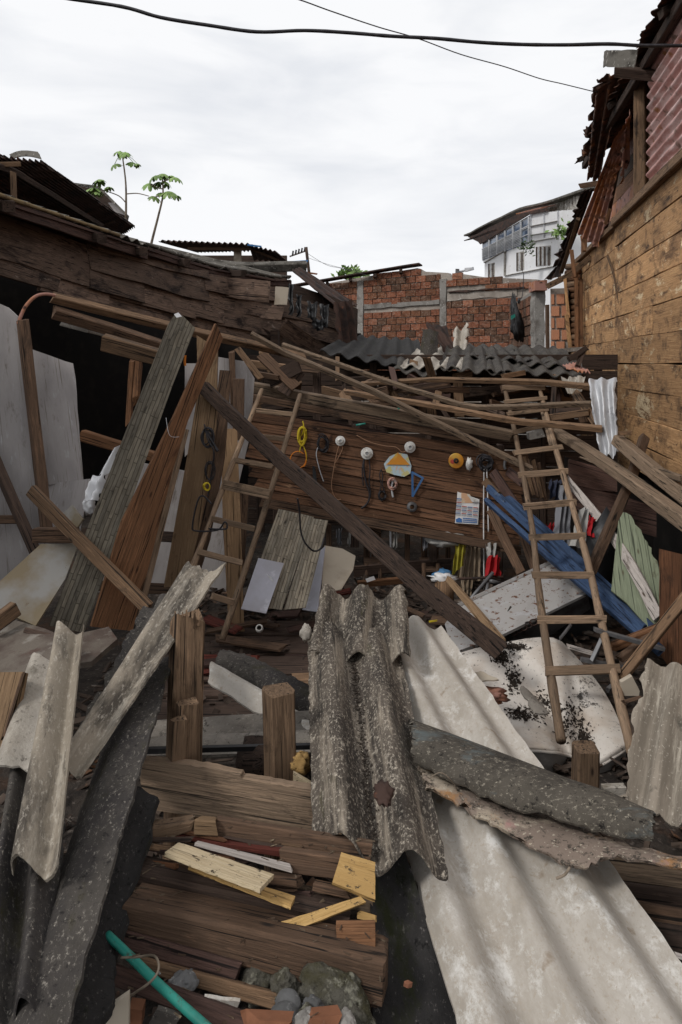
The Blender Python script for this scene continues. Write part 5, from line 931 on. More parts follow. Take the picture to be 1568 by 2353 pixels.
# clothes at right
cloth('coat', r1(845, 270, 5.6), r1(905, 300, 5.6), r1(900, 640, 5.4), r1(795, 600, 5.4), 'cloth_grey', 'grey coat hanging between the right ladder rails', 3)
cloth('sack', r1(960, 415, 5.3), r1(1012, 420, 5.3), r1(1000, 635, 5.2), r1(890, 640, 5.2), 'cloth_white', 'off white sack hanging right of the ladder', 2)
cloth('cloth', r1(1020, 460, 5.2), r1(1050, 470, 5.2), r1(1030, 585, 5.15), r1(1002, 575, 5.15), 'cloth_red', 'narrow red cloth beside the off white sack', 1.5, .02)
blob('trash_bag', r1(1095, 720, 5.2), (.17, .12, .36), 'black', 'black bag slumped below the leaning brown post', 'bag', nz_=.35, fold=.3, rot=(0, .3, 0))
blob('trash_bag', r1(1030, 640, 5.4), (.1, .1, .2), 'black', 'smaller black bag behind the red cloth', 'bag', nz_=.35, fold=.3)
cloth('cloth', r1(780, 240, 5.9), r1(850, 240, 5.9), r1(830, 360, 5.8), r1(770, 340, 5.8), 'cloth_navy', 'navy cloth high between the right ladder rails', 2)
cloth('cloth', r1(750, 510, 5.8), r1(800, 500, 5.8), r1(790, 590, 5.7), r1(745, 580, 5.7), 'cloth_red', 'small red cloth in the dark behind the ladder', 2)
# grey appliance lying on its side
ap = thing('grey_appliance', r1(620, 1200, 4.6), 'rust speckled grey metal appliance lying tilted under the right ladder', 'appliance')
apd = dplane([r1(150, 1110, 4.9), r1(840, 705, 5.6), r1(1010, 905, 5.05)])
panel('top', [r1(150, 1100), r1(225, 988), r1(835, 702), r1(1008, 895), r1(1003, 915), r1(500, 1160), r1(200, 1272)], 'enamel_grey', parent=ap, t=.02, dep=apd)
board('lip', [r1(225, 990) + (apd(*r1(225, 990)) - .01,), r1(840, 704) + (apd(*r1(840, 704)) - .01,)], 8, .03, 'enamel_grey', parent=ap, rag=0, warp=0)
panel('front', [r1(500, 1160, 4.86), r1(1005, 915, 5.02), r1(1020, 1010, 5.1), r1(640, 1260), r1(420, 1290)], 'metal_grey', parent=ap, t=.03)
for k in range(5): c0 = r1(560 + 30 * k, 1150 - 15 * k); tube('coil', [(c0[0] + 9 * math.cos(a), c0[1] + 7 * math.sin(a), 4.78) for a in [i * .8 for i in range(9)]], .004, 'rust_dark', parent=ap)
sheet('sheet_shard', [r1(530, 1000, 5.0), r1(560, 995, 5.0), r1(500, 1120, 4.85), r1(462, 1140, 4.82)], 'cement_dark', 'dark shard lying on the rust speckled appliance', 'shard', n=.8, amp=.01, nv=8, rag=.02)
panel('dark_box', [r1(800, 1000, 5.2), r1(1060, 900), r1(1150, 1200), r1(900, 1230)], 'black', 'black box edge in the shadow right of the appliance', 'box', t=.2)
# metal frame
for k, (a, b) in enumerate((((1050, 1135), (1465, 1250)), ((1085, 1200), (1030, 1320)), ((960, 1310), (1230, 1365)), ((1230, 1400), (1120, 1500)), ((840, 1185), (905, 1105)))): board('metal_bar', [r1(*a, 4.1), r1(*b, 4.05)], 9 if k < 4 else 3, .03, 'metal_grey', ['long grey metal bar behind the right ladder foot', 'short grey metal bar standing beside the ladder foot', 'level grey metal bar above the white shell', 'metal bar end below the ladder foot', 'thin metal rod behind the ladder rail'][k], 'bar', roll=20)
board('bark_piece', [r1(890, 1235, 4.2), r1(1040, 1280, 4.15)], 10, .03, 'wood_whitegrey', 'peeling whitish stick above the white shell', 'stick', rag=.03)
panel('clay_tile', [r1(1205, 1450, 3.7), r1(1270, 1412), r1(1315, 1500), r1(1310, 1530), r1(1215, 1530)], 'beige_panel', 'rounded beige slab right of the ladder foot', 'slab', t=.03, j=1)
board('board', [r1(1225, 1565, 3.6), r1(1320, 1540, 3.6)], 8, .03, 'wood_brown', 'small brown stick below the beige slab', 'stick')
# ---- white shell (crumpled appliance door / tub)
wsx = thing('white_shell', r1(800, 1950, 3.4), 'big dirty white enamel shell with rounded corners under the right ladder', 'shell')
def shellgeo():
    top_ = [(60, 1330), (180, 1290), (330, 1245), (520, 1207), (640, 1186), (740, 1177), (800, 1182), (850, 1205)]
    bot_ = [(560, 1850), (640, 1855), (730, 1860), (830, 1872), (920, 1895), (990, 1945), (1060, 1958), (1240, 1845)]
    nu_, nv_ = 42, 40; V = []
    def pl(A_, f):
        q = f * (len(A_) - 1); i = min(len(A_) - 2, int(q)); g = q - i; return (A_[i][0] + (A_[i + 1][0] - A_[i][0]) * g, A_[i][1] + (A_[i + 1][1] - A_[i][1]) * g)
    for j in range(nv_ + 1):
        v = j / nv_
        for i in range(nu_ + 1):
            u = i / nu_; a = pl(top_, u); b = pl(bot_, u)
            x = a[0] + (b[0] - a[0]) * v; y = a[1] + (b[1] - a[1]) * v
            x += 70 * math.sin(math.pi * v) * u ** 3          # right side bulge
            d = 4.4 + (3.42 - 4.4) * v
            cr = u - .42 - .12 * v                            # crease valley
            d += .13 * math.exp(-(cr / .1) ** 2) * min(1, v * 1.6)
            d += .10 * max(0, (u - .86) / .14) ** 2 + .10 * max(0, (.08 - v) / .08) ** 2 + .05 * max(0, (v - .94) / .06) ** 2
            d += .012 * noise.noise((u * 5, v * 5, 3))
            V.append(P(*r1(x, y), d))
    return V, nu_, nv_
V, nu_, nv_ = shellgeo(); O = P(*r1(800, 1600), 3.7); n1 = nu_ + 1
Vt = [v - O for v in V]; Vb = [v + Vector((0, .012, -.012)) for v in Vt]; k = len(Vt)
fs = []
for j in range(nv_):
    for i in range(nu_):
        q = (j * n1 + i, (j + 1) * n1 + i, (j + 1) * n1 + i + 1, j * n1 + i + 1); fs += [q, tuple(k + a for a in reversed(q))]
mk('body', Vt + Vb, fs, 'white_gloss', Matrix.Translation(O), wsx, True)
bot = [Vt[nv_ * n1 + i] for i in range(n1)]; vs_ = bot + [v + Vector((0, .05, -.14 - .05 * math.sin(i / nu_ * 3.1))) for i, v in enumerate(bot)]
mk('rim_side', vs_, [(i, n1 + i, n1 + i + 1, i + 1) for i in range(nu_)], 'shell_side', Matrix.Translation(O), wsx, True)
tube('rim', [O + bot[i] for i in range(0, n1, 3)], .009, 'white_gloss', parent=wsx, k=2)
sheet('sheet_shard', [r1(255, 1400, 3.72), r1(370, 1388, 3.7), r1(478, 1435, 3.6), r1(290, 1450, 3.62)], 'beige_panel', 'broken grey board piece lying on the white shell', 'board', n=.3, amp=.005, nv=6, rag=.02)
blob('leaf_litter', r1(410, 1530, 3.55), (.09, .05, .03), 'rust_red', 'clump of rusty brown dead leaves on the white shell', 'leaves', nz_=.9, nf=3, sub=3)
sheet('sheet_shard', [r1(600, 1480, 3.72), r1(650, 1490, 3.72), r1(800, 1640, 3.55), r1(690, 1640, 3.55)], 'cement_mid', 'grey cement shard in the crease of the white shell', 'shard', n=.6, amp=.01, nv=8, rag=.03)
panel('blue_sheet', [r1(560, 1790, 3.5), r1(600, 1800), r1(700, 1855), r1(600, 1850)], 'wood_blue', 'sliver of blue board under the white shell', 'board', t=.01)
# loose dirt on the shell
vs_, fs = [], []
for i in range(1500):
    t_ = rnd.random(); c0 = rnd.choice([(900, 1680, 70, 110), (720, 1590, 60, 70), (560, 1430, 40, 70), (480, 1300, 40, 40), (560, 1240, 60, 14), (980, 1800, 40, 60), (600, 1640, 60, 30)])
    x, y = rnd.gauss(c0[0], c0[2] * .6), rnd.gauss(c0[1], c0[3] * .6); v = (y - 1200) / 700
    best = min(range(0, len(V)), key=lambda q: 0) if False else None
    d = 4.15 - .9 * max(0, min(1, v)) - .01
    p = P(*r1(x, y), d); s = rnd.uniform(.003, .017) ** 1.0; kk = len(vs_)
    vs_ += [p + Vector((rnd.uniform(-s, s), rnd.uniform(-s, s), rnd.uniform(-s, s))) for _ in range(4)]; fs += [(kk, kk + 1, kk + 2), (kk, kk + 2, kk + 3), (kk, kk + 3, kk + 1), (kk + 1, kk + 3, kk + 2)]
from mathutils.bvhtree import BVHTree
bv = BVHTree.FromPolygons([v + O for v in Vt], [f for f in [(j * n1 + i, (j + 1) * n1 + i, (j + 1) * n1 + i + 1, j * n1 + i + 1) for j in range(nv_) for i in range(nu_)]])
nv2, nf2 = [], []
for q in range(0, len(vs_), 4):
    c0 = sum(vs_[q:q + 4], Vector()) / 4; hit = bv.ray_cast(CAM, (c0 - CAM).normalized())
    if hit[0] is None: continue
    sh = hit[0] - c0 + Vector((0, 0, .004)); kk = len(nv2); nv2 += [v + sh for v in vs_[q:q + 4]]; nf2 += [(kk, kk + 1, kk + 2), (kk, kk + 2, kk + 3), (kk, kk + 3, kk + 1), (kk + 1, kk + 3, kk + 2)]
mk('loose_dirt', nv2, nf2, 'dirt', kind='stuff', label='black crumbs of soil scattered over the white shell', cat='dirt')
board('stake', [(1347, 1718, 2.95), (1345, 1830, 2.95), (1345, 1950, 2.95)], 50, .1, 'rotten_post', 'short grey stake standing in front of the white shell', 'stake', roll=-18, rag=.008)
sheet('corrugated_sheet', [(1487, 1520, 2.95), (1640, 1538, 2.8), (1600, 1905, 2.35), (1428, 1845, 2.5)], 'cement_brown', 'weathered corrugated sheet standing at the right edge', 'roof sheet', n=2.3, amp=.02, t=.01, nv=30, rag=(.01, .02, .05, .03), rf=12, ph=1.5)
panel('cement_chunk', [(1388, 1812, 2.6), (1440, 1810), (1440, 1860), (1390, 1850)], 'cement_pale', 'small pale chunk at the foot of the right corrugated sheet', 'chunk', t=.03, j=1)

# ================================================================== FOREGROUND SHEETS
# big white sheet
sheet('corrugated_sheet', [(775, 1412, 4.0), (1008, 1425, 3.95), (1735, 2440, 1.62), (1078, 2430, 1.64)], 'cement_white', 'large pale corrugated sheet lying towards the lower right', 'roof sheet', n=3.05, amp=.034, t=.009, nv=60, nu=64, rag=(.012, .004, .004, .007), rf=55, ph=-.5,
      edge=lambda u, v: (.05 * max(0, u - .55) + .02 * max(0, .3 - u), 0, 0, 0))
# dark steep sheet under it
sheet('corrugated_sheet', [(845, 1955, 2.2), (925, 1955, 2.22), (1090, 2420, 1.76), (858, 2420, 1.74)], 'cement_black', 'black lichened sheet edge under the large pale sheet', 'roof sheet', n=.8, amp=.02, nv=24, rag=.008, ph=2)
blob('brick_chip', (938, 2262, 1.70), (.013, .006, .011), 'brick_3', 'tiny orange brick chip stuck on the black sheet', 'chip', facet=True, sub=1)
# ridge piece lying across
sheet('corrugated_sheet', [(945, 1680, 2.75), (1505, 1872, 2.28), (1610, 1995, 2.02), (930, 1780, 2.5)], 'cement_blue', None) if False else None
def cross_sheet(name, pts_top, pts_bot, mt, label, prof, t=.009, nv=30, nu=30, rag=.01):
    # rows from top edge polyline to bottom edge polyline, prof(u,v) lifts towards the camera
    s0 = rnd.random() * 9
    def pl(A_, f):
        q = f * (len(A_) - 1); i = min(len(A_) - 2, int(q)); return P(*A_[i]).lerp(P(*A_[i + 1]), q - i)
    V = []; O = P(*pts_top[0])
    for j in range(nv + 1):
        for i in range(nu + 1):
            u, v = i / nu, j / nv; a, b = pl(pts_top, u), pl(pts_bot, u); p = a.lerp(b, v); n_ = (CAM - p).normalized() + Vector((0, 0, 1)); n_.normalize()
            p = p + n_ * prof(u, v)
            if j in (0, nv) or i in (0, nu): p = p + Vector((rnd.gauss(0, rag * .4), rnd.gauss(0, rag * .4), rnd.gauss(0, rag * .4)))
            V.append(p - O)
    n1_ = nu + 1; k = len(V); V += [v + Vector((0, t * .5, -t)) for v in V]; fs = []
    for j in range(nv):
        for i in range(nu):
            q = (j * n1_ + i, (j + 1) * n1_ + i, (j + 1) * n1_ + i + 1, j * n1_ + i + 1); fs += [q, tuple(k + a for a in reversed(q))]
    ring = [i for i in range(nu)] + [j * n1_ + nu for j in range(nv)] + [nv * n1_ + i for i in range(nu, 0, -1)] + [j * n1_ for j in range(nv, 0, -1)]; b = len(V)
    for a in ring: V.append(V[a]); V.append(V[a + k])
    for i in range(len(ring)): j = (i + 1) % len(ring); fs.append((b + 2 * i, b + 2 * j, b + 2 * j + 1, b + 2 * i + 1))
    return mk(name, V, fs, mt, Matrix.Translation(O), None, True, label=label, cat='roof sheet')
cross_sheet('corrugated_sheet', [(940, 1655, 2.85), (1030, 1686, 2.76), (1167, 1738, 2.62), (1310, 1795, 2.48), (1400, 1825, 2.4), (1503, 1880, 2.3)], [(950, 1748, 2.52), (1030, 1790, 2.44), (1140, 1840, 2.34), (1290, 1885, 2.23), (1400, 1915, 2.16), (1500, 1932, 2.1)], 'cement_blue', 'dark mossy ridge piece lying across the pale sheet', lambda u, v: .085 * max(0, math.sin(math.pi * v)) ** .7)
cross_sheet('corrugated_sheet', [(960, 1752, 2.58), (1050, 1795, 2.5), (1150, 1842, 2.42), (1290, 1888, 2.3), (1450, 1945, 2.15), (1640, 1985, 2.0)], [(985, 1812, 2.42), (1080, 1860, 2.34), (1180, 1925, 2.22), (1330, 1998, 2.06), (1420, 1966, 2.06), (1640, 2012, 1.94)], 'cement_pink', 'pinkish rusty flange below the dark ridge piece', lambda u, v: .012 * math.sin(math.pi * v), nu=40, rag=.012)
tube('twig', [r5(365, 375, 2.42), r5(420, 345, 2.42), r5(470, 380, 2.42), r5(500, 430, 2.42), r5(490, 475, 2.42)], .002, 'stem', 'thin dry twig on the pinkish flange', 'twig')
tube('twig', [r5(970, 848, 1.98), r5(1010, 830, 1.98), r5(1035, 795, 1.99)], .004, 'stem', 'dry twig under the rusty flange tip', 'twig')
# central lichened sheet : two laps
def lap(u, v): return .012 * math.exp(-((v - .99) / .02) ** 2)
sheet('corrugated_sheet', [(742, 1356, 3.9), (932, 1362, 3.82), (945, 1520, 3.3), (712, 1512, 3.3)], 'cement_lichen', 'short lapped sheet end at the top of the lichened sheet', 'roof sheet', n=2.25, amp=.05, t=.009, nv=14, nu=40, rag=(.035, .02, .01, .01), rf=12, ph=1.0)
cs_ = sheet('corrugated_sheet', [(708, 1440, 3.57), (918, 1470, 3.5), (1034, 1985, 2.05), (722, 1968, 2.08)], 'cement_lichen', 'rough lichened corrugated sheet standing out in the centre', 'roof sheet', n=2.05, amp=.045, t=.009, nv=56, nu=60, rag=(.02, .006, .007, .008), rf=22, ph=-1.35,
      edge=lambda u, v: (0, 0, .075 * max(0, 1 - u / .42) + .03 * math.exp(-((u - .52) / .08) ** 2) * 0, 0))
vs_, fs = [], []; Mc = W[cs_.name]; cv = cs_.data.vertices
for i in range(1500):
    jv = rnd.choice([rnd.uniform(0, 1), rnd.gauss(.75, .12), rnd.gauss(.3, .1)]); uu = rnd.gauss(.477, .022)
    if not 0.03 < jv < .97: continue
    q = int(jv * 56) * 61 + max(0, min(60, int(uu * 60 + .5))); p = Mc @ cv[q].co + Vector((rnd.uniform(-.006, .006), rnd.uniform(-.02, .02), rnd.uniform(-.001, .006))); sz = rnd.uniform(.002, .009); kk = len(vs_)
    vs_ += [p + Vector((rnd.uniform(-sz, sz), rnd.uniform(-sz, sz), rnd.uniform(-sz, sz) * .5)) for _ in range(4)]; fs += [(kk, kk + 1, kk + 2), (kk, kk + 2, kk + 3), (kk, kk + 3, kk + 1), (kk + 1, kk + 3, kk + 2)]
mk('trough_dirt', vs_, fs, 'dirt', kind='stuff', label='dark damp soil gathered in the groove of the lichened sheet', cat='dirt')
blob('cement_lump', r3(890, 350, 3.45), (.028, .02, .045), 'cement_pale', 'small white cement lump left of the lichened sheet', 'rubble', nz_=.4)
blob('bark_scrap', r5(150, 440, 2.18), (.03, .06, .012), 'rust_dark', 'brown rotting scrap in the groove of the lichened sheet', 'scrap', nz_=.7, nf=3)
# left sheets
sheet('corrugated_sheet', [r2(60, 1040, 2.34), r2(330, 1060, 2.26), r2(215, 2290, 1.42), r2(-130, 2290, 1.45)], 'cement_dark', 'wide dark corrugated sheet at the left edge', 'roof sheet', n=1.6, amp=.042, t=.009, nv=56, nu=44, rag=(.02, .006, .008, .008), rf=14, ph=.3)
sheet('corrugated_sheet', [r2(150, 512, 2.83), r2(290, 505, 2.76), r2(180, 1060, 2.2), r2(-40, 1085, 2.25)], 'cement_pale', 'pale weathered sheet end on the dark sheet at far left', 'roof sheet', n=1.0, amp=.025, t=.009, nv=24, rag=(.015, .03, .02, .01), rf=12, ph=-.6, f=lambda u, v: .016)
sheet('corrugated_sheet', [r2(305, 405, 2.75), r2(462, 398, 2.66), r2(352, 1640, 1.72), r2(80, 1625, 1.76)], 'cement_streak', 'narrow grey corrugated sheet standing up at left', 'roof sheet', n=1, amp=0, t=.009, nv=50, nu=36, rag=(.006, .008, .01, .006), rf=16, f=lambda u, v: .02 + ((.075 * max(0, math.sin(math.pi * max(0, u) / .6))) if u < .6 else .05 * ((u - .6) / .4) ** 2))
sheet('corrugated_sheet', [r2(740, 250, 3.55), r2(905, 145, 3.4), r2(560, 1000, 2.45), r2(400, 900, 2.5)], 'cement_dark', 'mossy grey sheet under the jagged sheet on the left', 'roof sheet', n=1.6, amp=.03, t=.009, nv=36, rag=.015, rf=12, ph=2.4)
sheet('corrugated_sheet', [r2(930, 75, 3.35), r2(1112, 62, 3.2), r2(415, 1110, 2.15), r2(330, 1080, 2.2)], 'cement_streak', 'jagged tipped grey sheet pointing up beside the thick post', 'roof sheet', n=1, amp=0, t=.009, nv=44, nu=30, rag=(.04, .01, .012, .01), rf=18, f=lambda u, v: .07 * math.sin(math.pi * min(1, u / .66)) + .03 * max(0, u - .66) * v,
      edge=lambda u, v: (-.06 * max(0, (u - .5) * 2) ** 1.5, -.02 * math.sin(v * 3.1), 0, 0))
sheet('corrugated_sheet', [r2(640, 560, 3.0), r2(868, 468, 2.9), r2(280, 2420, 1.36), r2(-30, 2420, 1.42)], 'cement_dark', 'long dark sheet running down beside the black slab', 'roof sheet', n=.9, amp=.02, t=.009, nv=56, nu=26, rag=(.02, .012, .01, .01), rf=12, ph=-1.2)
sheet('corrugated_sheet', [r2(640, 1160, 2.3), r2(792, 1178, 2.25), r2(560, 2040, 1.78), r2(380, 2040, 1.8)], 'cement_black', 'black mossy slab leaning at lower left of the timber stack', 'slab', n=.8, amp=.025, t=.02, nv=36, rag=.02, rf=10)
sheet('corrugated_sheet', [r2(420, 1950, 1.84), r2(590, 1980, 1.8), r2(500, 2420, 1.52), r2(200, 2420, 1.55)], 'cement_black', 'lower black mossy slab above the teal pipe end', 'slab', n=.7, amp=.02, t=.02, nv=24, rag=.02, rf=10)
panel('orange_plank', [(-30, 1545, 2.6), (53, 1544, 2.55), (30, 1660, 2.45), (-30, 1790)], 'wood_tanplank', 'orange brown plank end at the left edge', 'plank', t=.03, grain=((40, 1545), (-10, 1750)))
board('plank', [(52, 1552, 2.56), (8, 1700, 2.4)], 7, .05, 'wood_brown', 'narrow dark edge strip beside the orange brown plank', 'strip')
panel('cement_slab', [(35, 1425, 3.7), (105, 1445), (165, 1470, 3.4), (120, 1530), (-60, 1610, 3.0), (-60, 1500)], 'slab_brown', 'cracked cement slab lying behind the left sheets', 'slab', t=.03, j=2)
panel('cement_slab', [(150, 1465, 3.7), (250, 1440, 3.8), (270, 1468), (210, 1520, 3.45), (130, 1530)], 'slab_brown', 'smaller cement slab at the foot of the stone patterned plank', 'slab', t=.03, j=2)
board('block', [(-20, 1440, 3.5), (35, 1400, 3.6)], 34, .06, 'wood_greybrown', 'weathered block corner at the left edge', 'block', roll=20)
board('board', [(60, 1448, 3.55), (160, 1475, 3.45)], 12, .02, 'wood_dark', 'purple flake of board on the cracked cement slab', 'board')
# posts and planks
po = board('thick_post', [(432, 1418, 2.82), (426, 1600, 2.8), (420, 1800, 2.78), (418, 2010, 2.78)], (70, 78), .1, 'rotten_post', 'thick rotten post with frayed top standing left of centre', 'post', roll=-15, rag=.03, seg=14)
for k in range(7): board('splinter', [(402 + 9 * k, 1404 + rnd.uniform(-6, 8), 2.79 + rnd.uniform(-.03, .03)), (402 + 9 * k + rnd.uniform(-3, 3), 1440, 2.79)], (3, 9), .02, 'rotten_post', parent=po, rag=.01, seg=2)
board('block', [(430, 1612, 2.66), (424, 1790, 2.64)], 46, .05, 'rotten_post', 'short block fixed to the front of the thick rotten post', 'block', roll=-20)
board('block', [(412, 1650, 2.6), (404, 1795, 2.58)], 34, .05, 'rotten_post', 'lower stepped block in front of the thick rotten post', 'block', roll=-20)
board('stake', [(639, 1587, 2.75), (643, 1800, 2.73), (643, 2000, 2.73)], (62, 60), .1, 'rotten_post', 'shorter squared stake with notched top in the centre', 'stake', roll=-22, rag=.02)
panel('grey_plank', [(318, 1747, 2.56), (430, 1758), (487, 1767), (552, 1782), (556, 1791), (636, 1803), (730, 1818, 2.46), (785, 1826), (785, 1924), (740, 1918), (639, 1905), (494, 1883), (362, 1863, 2.53), (330, 1858)], 'wood_grey', 'broad grey plank with splintered top edge across the middle', 'plank', t=.045, jr=[1, 1.5, 1.5, 0, 1.5, 1, 0, 0, 0, 0, 0, 0, 0, 0], step=9, grain=((330, 1800), (800, 1880)))
# sheets behind posts
sheet('corrugated_sheet', [(325, 1668, 3.25), (735, 1635, 3.2), (735, 1722, 2.95), (320, 1735, 2.98)], 'cement_mid', 'grey corrugated sheet lying level behind the posts', 'roof sheet', n=2.5, amp=.02, t=.012, nv=8, rag=.01) if False else None
sheet('corrugated_sheet', [(735, 1632, 3.3), (735, 1728, 2.95), (318, 1738, 2.95), (325, 1660, 3.3)], 'cement_mid', 'grey corrugated sheet lying level behind the posts', 'roof sheet', n=2., amp=.02, t=.012, nv=20, rag=.01)
sheet('corrugated_sheet', [(488, 1520, 3.75), (478, 1560, 3.6), (735, 1725, 3.05), (740, 1665, 3.2)], 'cement_white', 'pale strip of sheet sloping behind the shorter stake', 'roof sheet', n=.7, amp=.02, t=.01, nv=20, rag=.012)
cross_sheet('corrugated_sheet', [(512, 1492, 3.9), (580, 1508, 3.8), (650, 1545, 3.65), (740, 1590, 3.5)], [(488, 1545, 3.7), (570, 1585, 3.58), (640, 1625, 3.45), (740, 1668, 3.3)], 'cement_dark', 'dark mossy crest of sheet behind the shorter stake', lambda u, v: .06 * math.sin(math.pi * v), nv=16)
panel('black_strip', [(318, 1722, 2.92), (735, 1712, 2.9), (735, 1722), (318, 1734)], 'black', 'thin black edge strip below the level grey sheet', 'strip', t=.02)
panel('spotted_board', [r3(828, 1022, 2.62), r3(945, 1090), r3(945, 1120), r3(828, 1120)], 'pine_pale', 'pale spotted board behind the broad grey plank', 'board', t=.02)
blob('crumpled_scrap', r3(860, 975, 2.72), (.04, .03, .05), 'pine', 'crumpled orange yellow scrap beside the shorter stake', 'scrap', nz_=.6, nf=3)
blob('dark_bundle', r3(690, 970, 2.95), (.12, .1, .1), 'wood_dark', 'dark lump in the hollow behind the shorter stake', 'lump', nz_=.4)
# ---- timber stack in the foreground
def q4(a, b): return [r4(*a), r4(*b)]
st_ = [('thick_beam', (190, 612, 2.1), (1300, 868, 1.98), 66, .1, 'wood_dark', 30, 'thick dark beam under the pale pine boards'),
       ('thick_beam', (160, 770, 1.98), (1480, 1105, 1.84), (64, 96), .12, 'wood_brown', 30, 'thickest brown beam in the lower timber stack'),
       ('plank', (110, 920, 1.92), (735, 1100, 1.85), (34, 36), .05, 'wood_purple', 15, 'dark short plank below the thickest beam'),
       ('plank', (215, 1065, 1.86), (925, 1258, 1.78), (24, 30), .03, 'wood_greybrown', 12, 'brown plank lying just above the rocks'),
       ('plank', (60, 1115, 1.80), (830, 1405, 1.68), (34, 40), .03, 'wood_purple', 10, 'purplish plank under the teal pipe'),
       ('plank', (900, 660, 2.1), (1420, 760, 2.05), 26, .03, 'wood_grey', 10, 'grey plank end peeking out behind the pine stick'),
       ('plank', (600, 348, 2.2), (1420, 466, 2.12), (36, 34), .04, 'wood_brown', 18, 'brown plank right below the broad grey plank'),
       ('plank', (350, 388, 2.18), (960, 482, 2.12), (8, 14), .03, 'wood_red', 30, 'thin dark red strip under the brown plank'),
       ('plank', (955, 490, 2.1), (1260, 535, 2.06), 26, .03, 'wood_brown', 25, 'short brown board left of the wide pine offcut'),
       ('plank', (990, 560, 2.08), (1240, 590, 2.05), 20, .03, 'wood_brown', 25, 'second short brown board below the first'),
       ('plank', (1128, 655, 2.04), (1315, 695, 2.02), 16, .03, 'wood_brown', 25, 'little brown block under the wide pine offcut'),
       ('plank', (385, 540, 2.12), (1050, 632, 2.04), (14, 18), .03, 'wood_brown', 28, 'dark brown lath under the pale pine board'),
       ('plank', (505, 435, 2.12), (990, 568, 2.05), (6, 12), .02, 'wood_whitegrey', 25, 'thin greyish lath above the pale pine board'),
       ('plank', (505, 342, 2.17), (602, 348, 2.17), 32, .04, 'wood_tanplank', 20, 'tan sawn end of the brown plank'),
       ('plank', (270, 375, 2.2), (490, 320, 2.2), (36, 18), .06, 'rotten_post', 20, 'rotten driftwood chunk beside the black slab')]
for nm, a, b, w_, t, mt, ro, lb in st_: board(nm, [r4(*a), r4(*b)], w_, t, mt, lb, 'beam' if 'beam' in nm else 'plank', roll=ro, rag=.012)
lath = random.Random(21)
for i in range(22):
    x, y = lath.uniform(330, 1300), lath.uniform(395, 720); d = 2.16 - (y - 395) / 325 * .12; l = lath.uniform(120, 420); a = lath.gauss(.2, .16); dx, dy = math.cos(a) * l / 2, math.sin(a) * l / 2; mt = lath.choice(['wood_brown', 'wood_greybrown', 'wood_dark', 'wood_purple', 'wood_redbrown'])
    cn = {'wood_brown': 'brown', 'wood_greybrown': 'greyish', 'wood_dark': 'blackish', 'wood_purple': 'purplish', 'wood_redbrown': 'reddish'}[mt]
    board('lath', [r4(x - dx, y - dy, d + .02), r4(x + dx, y + dy, d - .015)], (lath.uniform(4, 14), lath.uniform(4, 14)), .014, mt, '%s %s lath %s the stack, %s' % ('long' if l > 270 else 'short', cn, ['at the left of', 'left of centre in', 'right of centre in', 'at the right of'][min(3, int((x - 330) / 243))], 'near the broad grey plank' if y < 500 else ('beside the pale pine board' if y < 610 else 'just above the thickest beam')), 'lath', 'thin laths in the timber stack', roll=lath.uniform(0, 35), rag=.02)
def pinep(pts, mt, lb, t=.012, nm='pine_board', g=None): return panel(nm, [r4(*p) for p in pts], mt, lb, 'board', t=t, j=.8, step=20, grain=g and (r4(*g[0]), r4(*g[1])))
pinep([(340, 482, 2.03), (412, 430, 2.1), (910, 598, 1.97), (838, 672)], 'pine_pale', 'pale pine board lying on top of the timber stack')
pinep([(465, 552, 2.06), (640, 590, 2.05), (1022, 712, 1.98), (1000, 758)], 'pine', 'yellow pine strip under the pale pine board')
pinep([(1262, 482, 2.05), (1440, 535, 2.04), (1440, 730, 1.95), (1215, 640)], 'pine', 'wide yellow pine offcut touching the lichened sheet', .014, g=((1262, 482), (1440, 535)))
pinep([(810, 892, 1.90), (1362, 712, 1.96), (1392, 742, 1.95), (852, 960)], 'pine', 'yellow pine stick lying diagonally on the beams', .02, 'pine_stick')
pinep([(1345, 798, 1.96), (1362, 788, 1.96), (1440, 812, 1.94), (1440, 848), (1345, 830)], 'pine', 'small yellow pine offcut at the black sheet', .012)
rb_ = thing('ribbed_board', r4(1325, 1035, 1.9), 'reddish ribbed board piece against the black sheet', 'board')
for k in range(5): board('rib', [r4(1236, 862 + 37 * k, 1.9 - .012 * k), r4(1440, 862 + 37 * k, 1.89 - .012 * k)], 15.6, .014, 'wood_orange', parent=rb_, warp=0, rag=.002, roll=12)
tube('teal_pipe', [r4(40, 915, 1.86), r4(150, 1020, 1.80), r4(330, 1195, 1.7), r4(560, 1400, 1.6), r4(640, 1470, 1.57)], .011, 'teal', 'teal plastic pipe running out at the bottom left', 'pipe', sides=14)
tube('twig', [r4(110, 1035, 1.76), r4(200, 1030, 1.75), r4(285, 1025, 1.74), r4(308, 1090, 1.7), r4(265, 1160, 1.68), r4(150, 1240, 1.7)], .003, 'stem', 'dry twig looped over the teal pipe', 'twig')
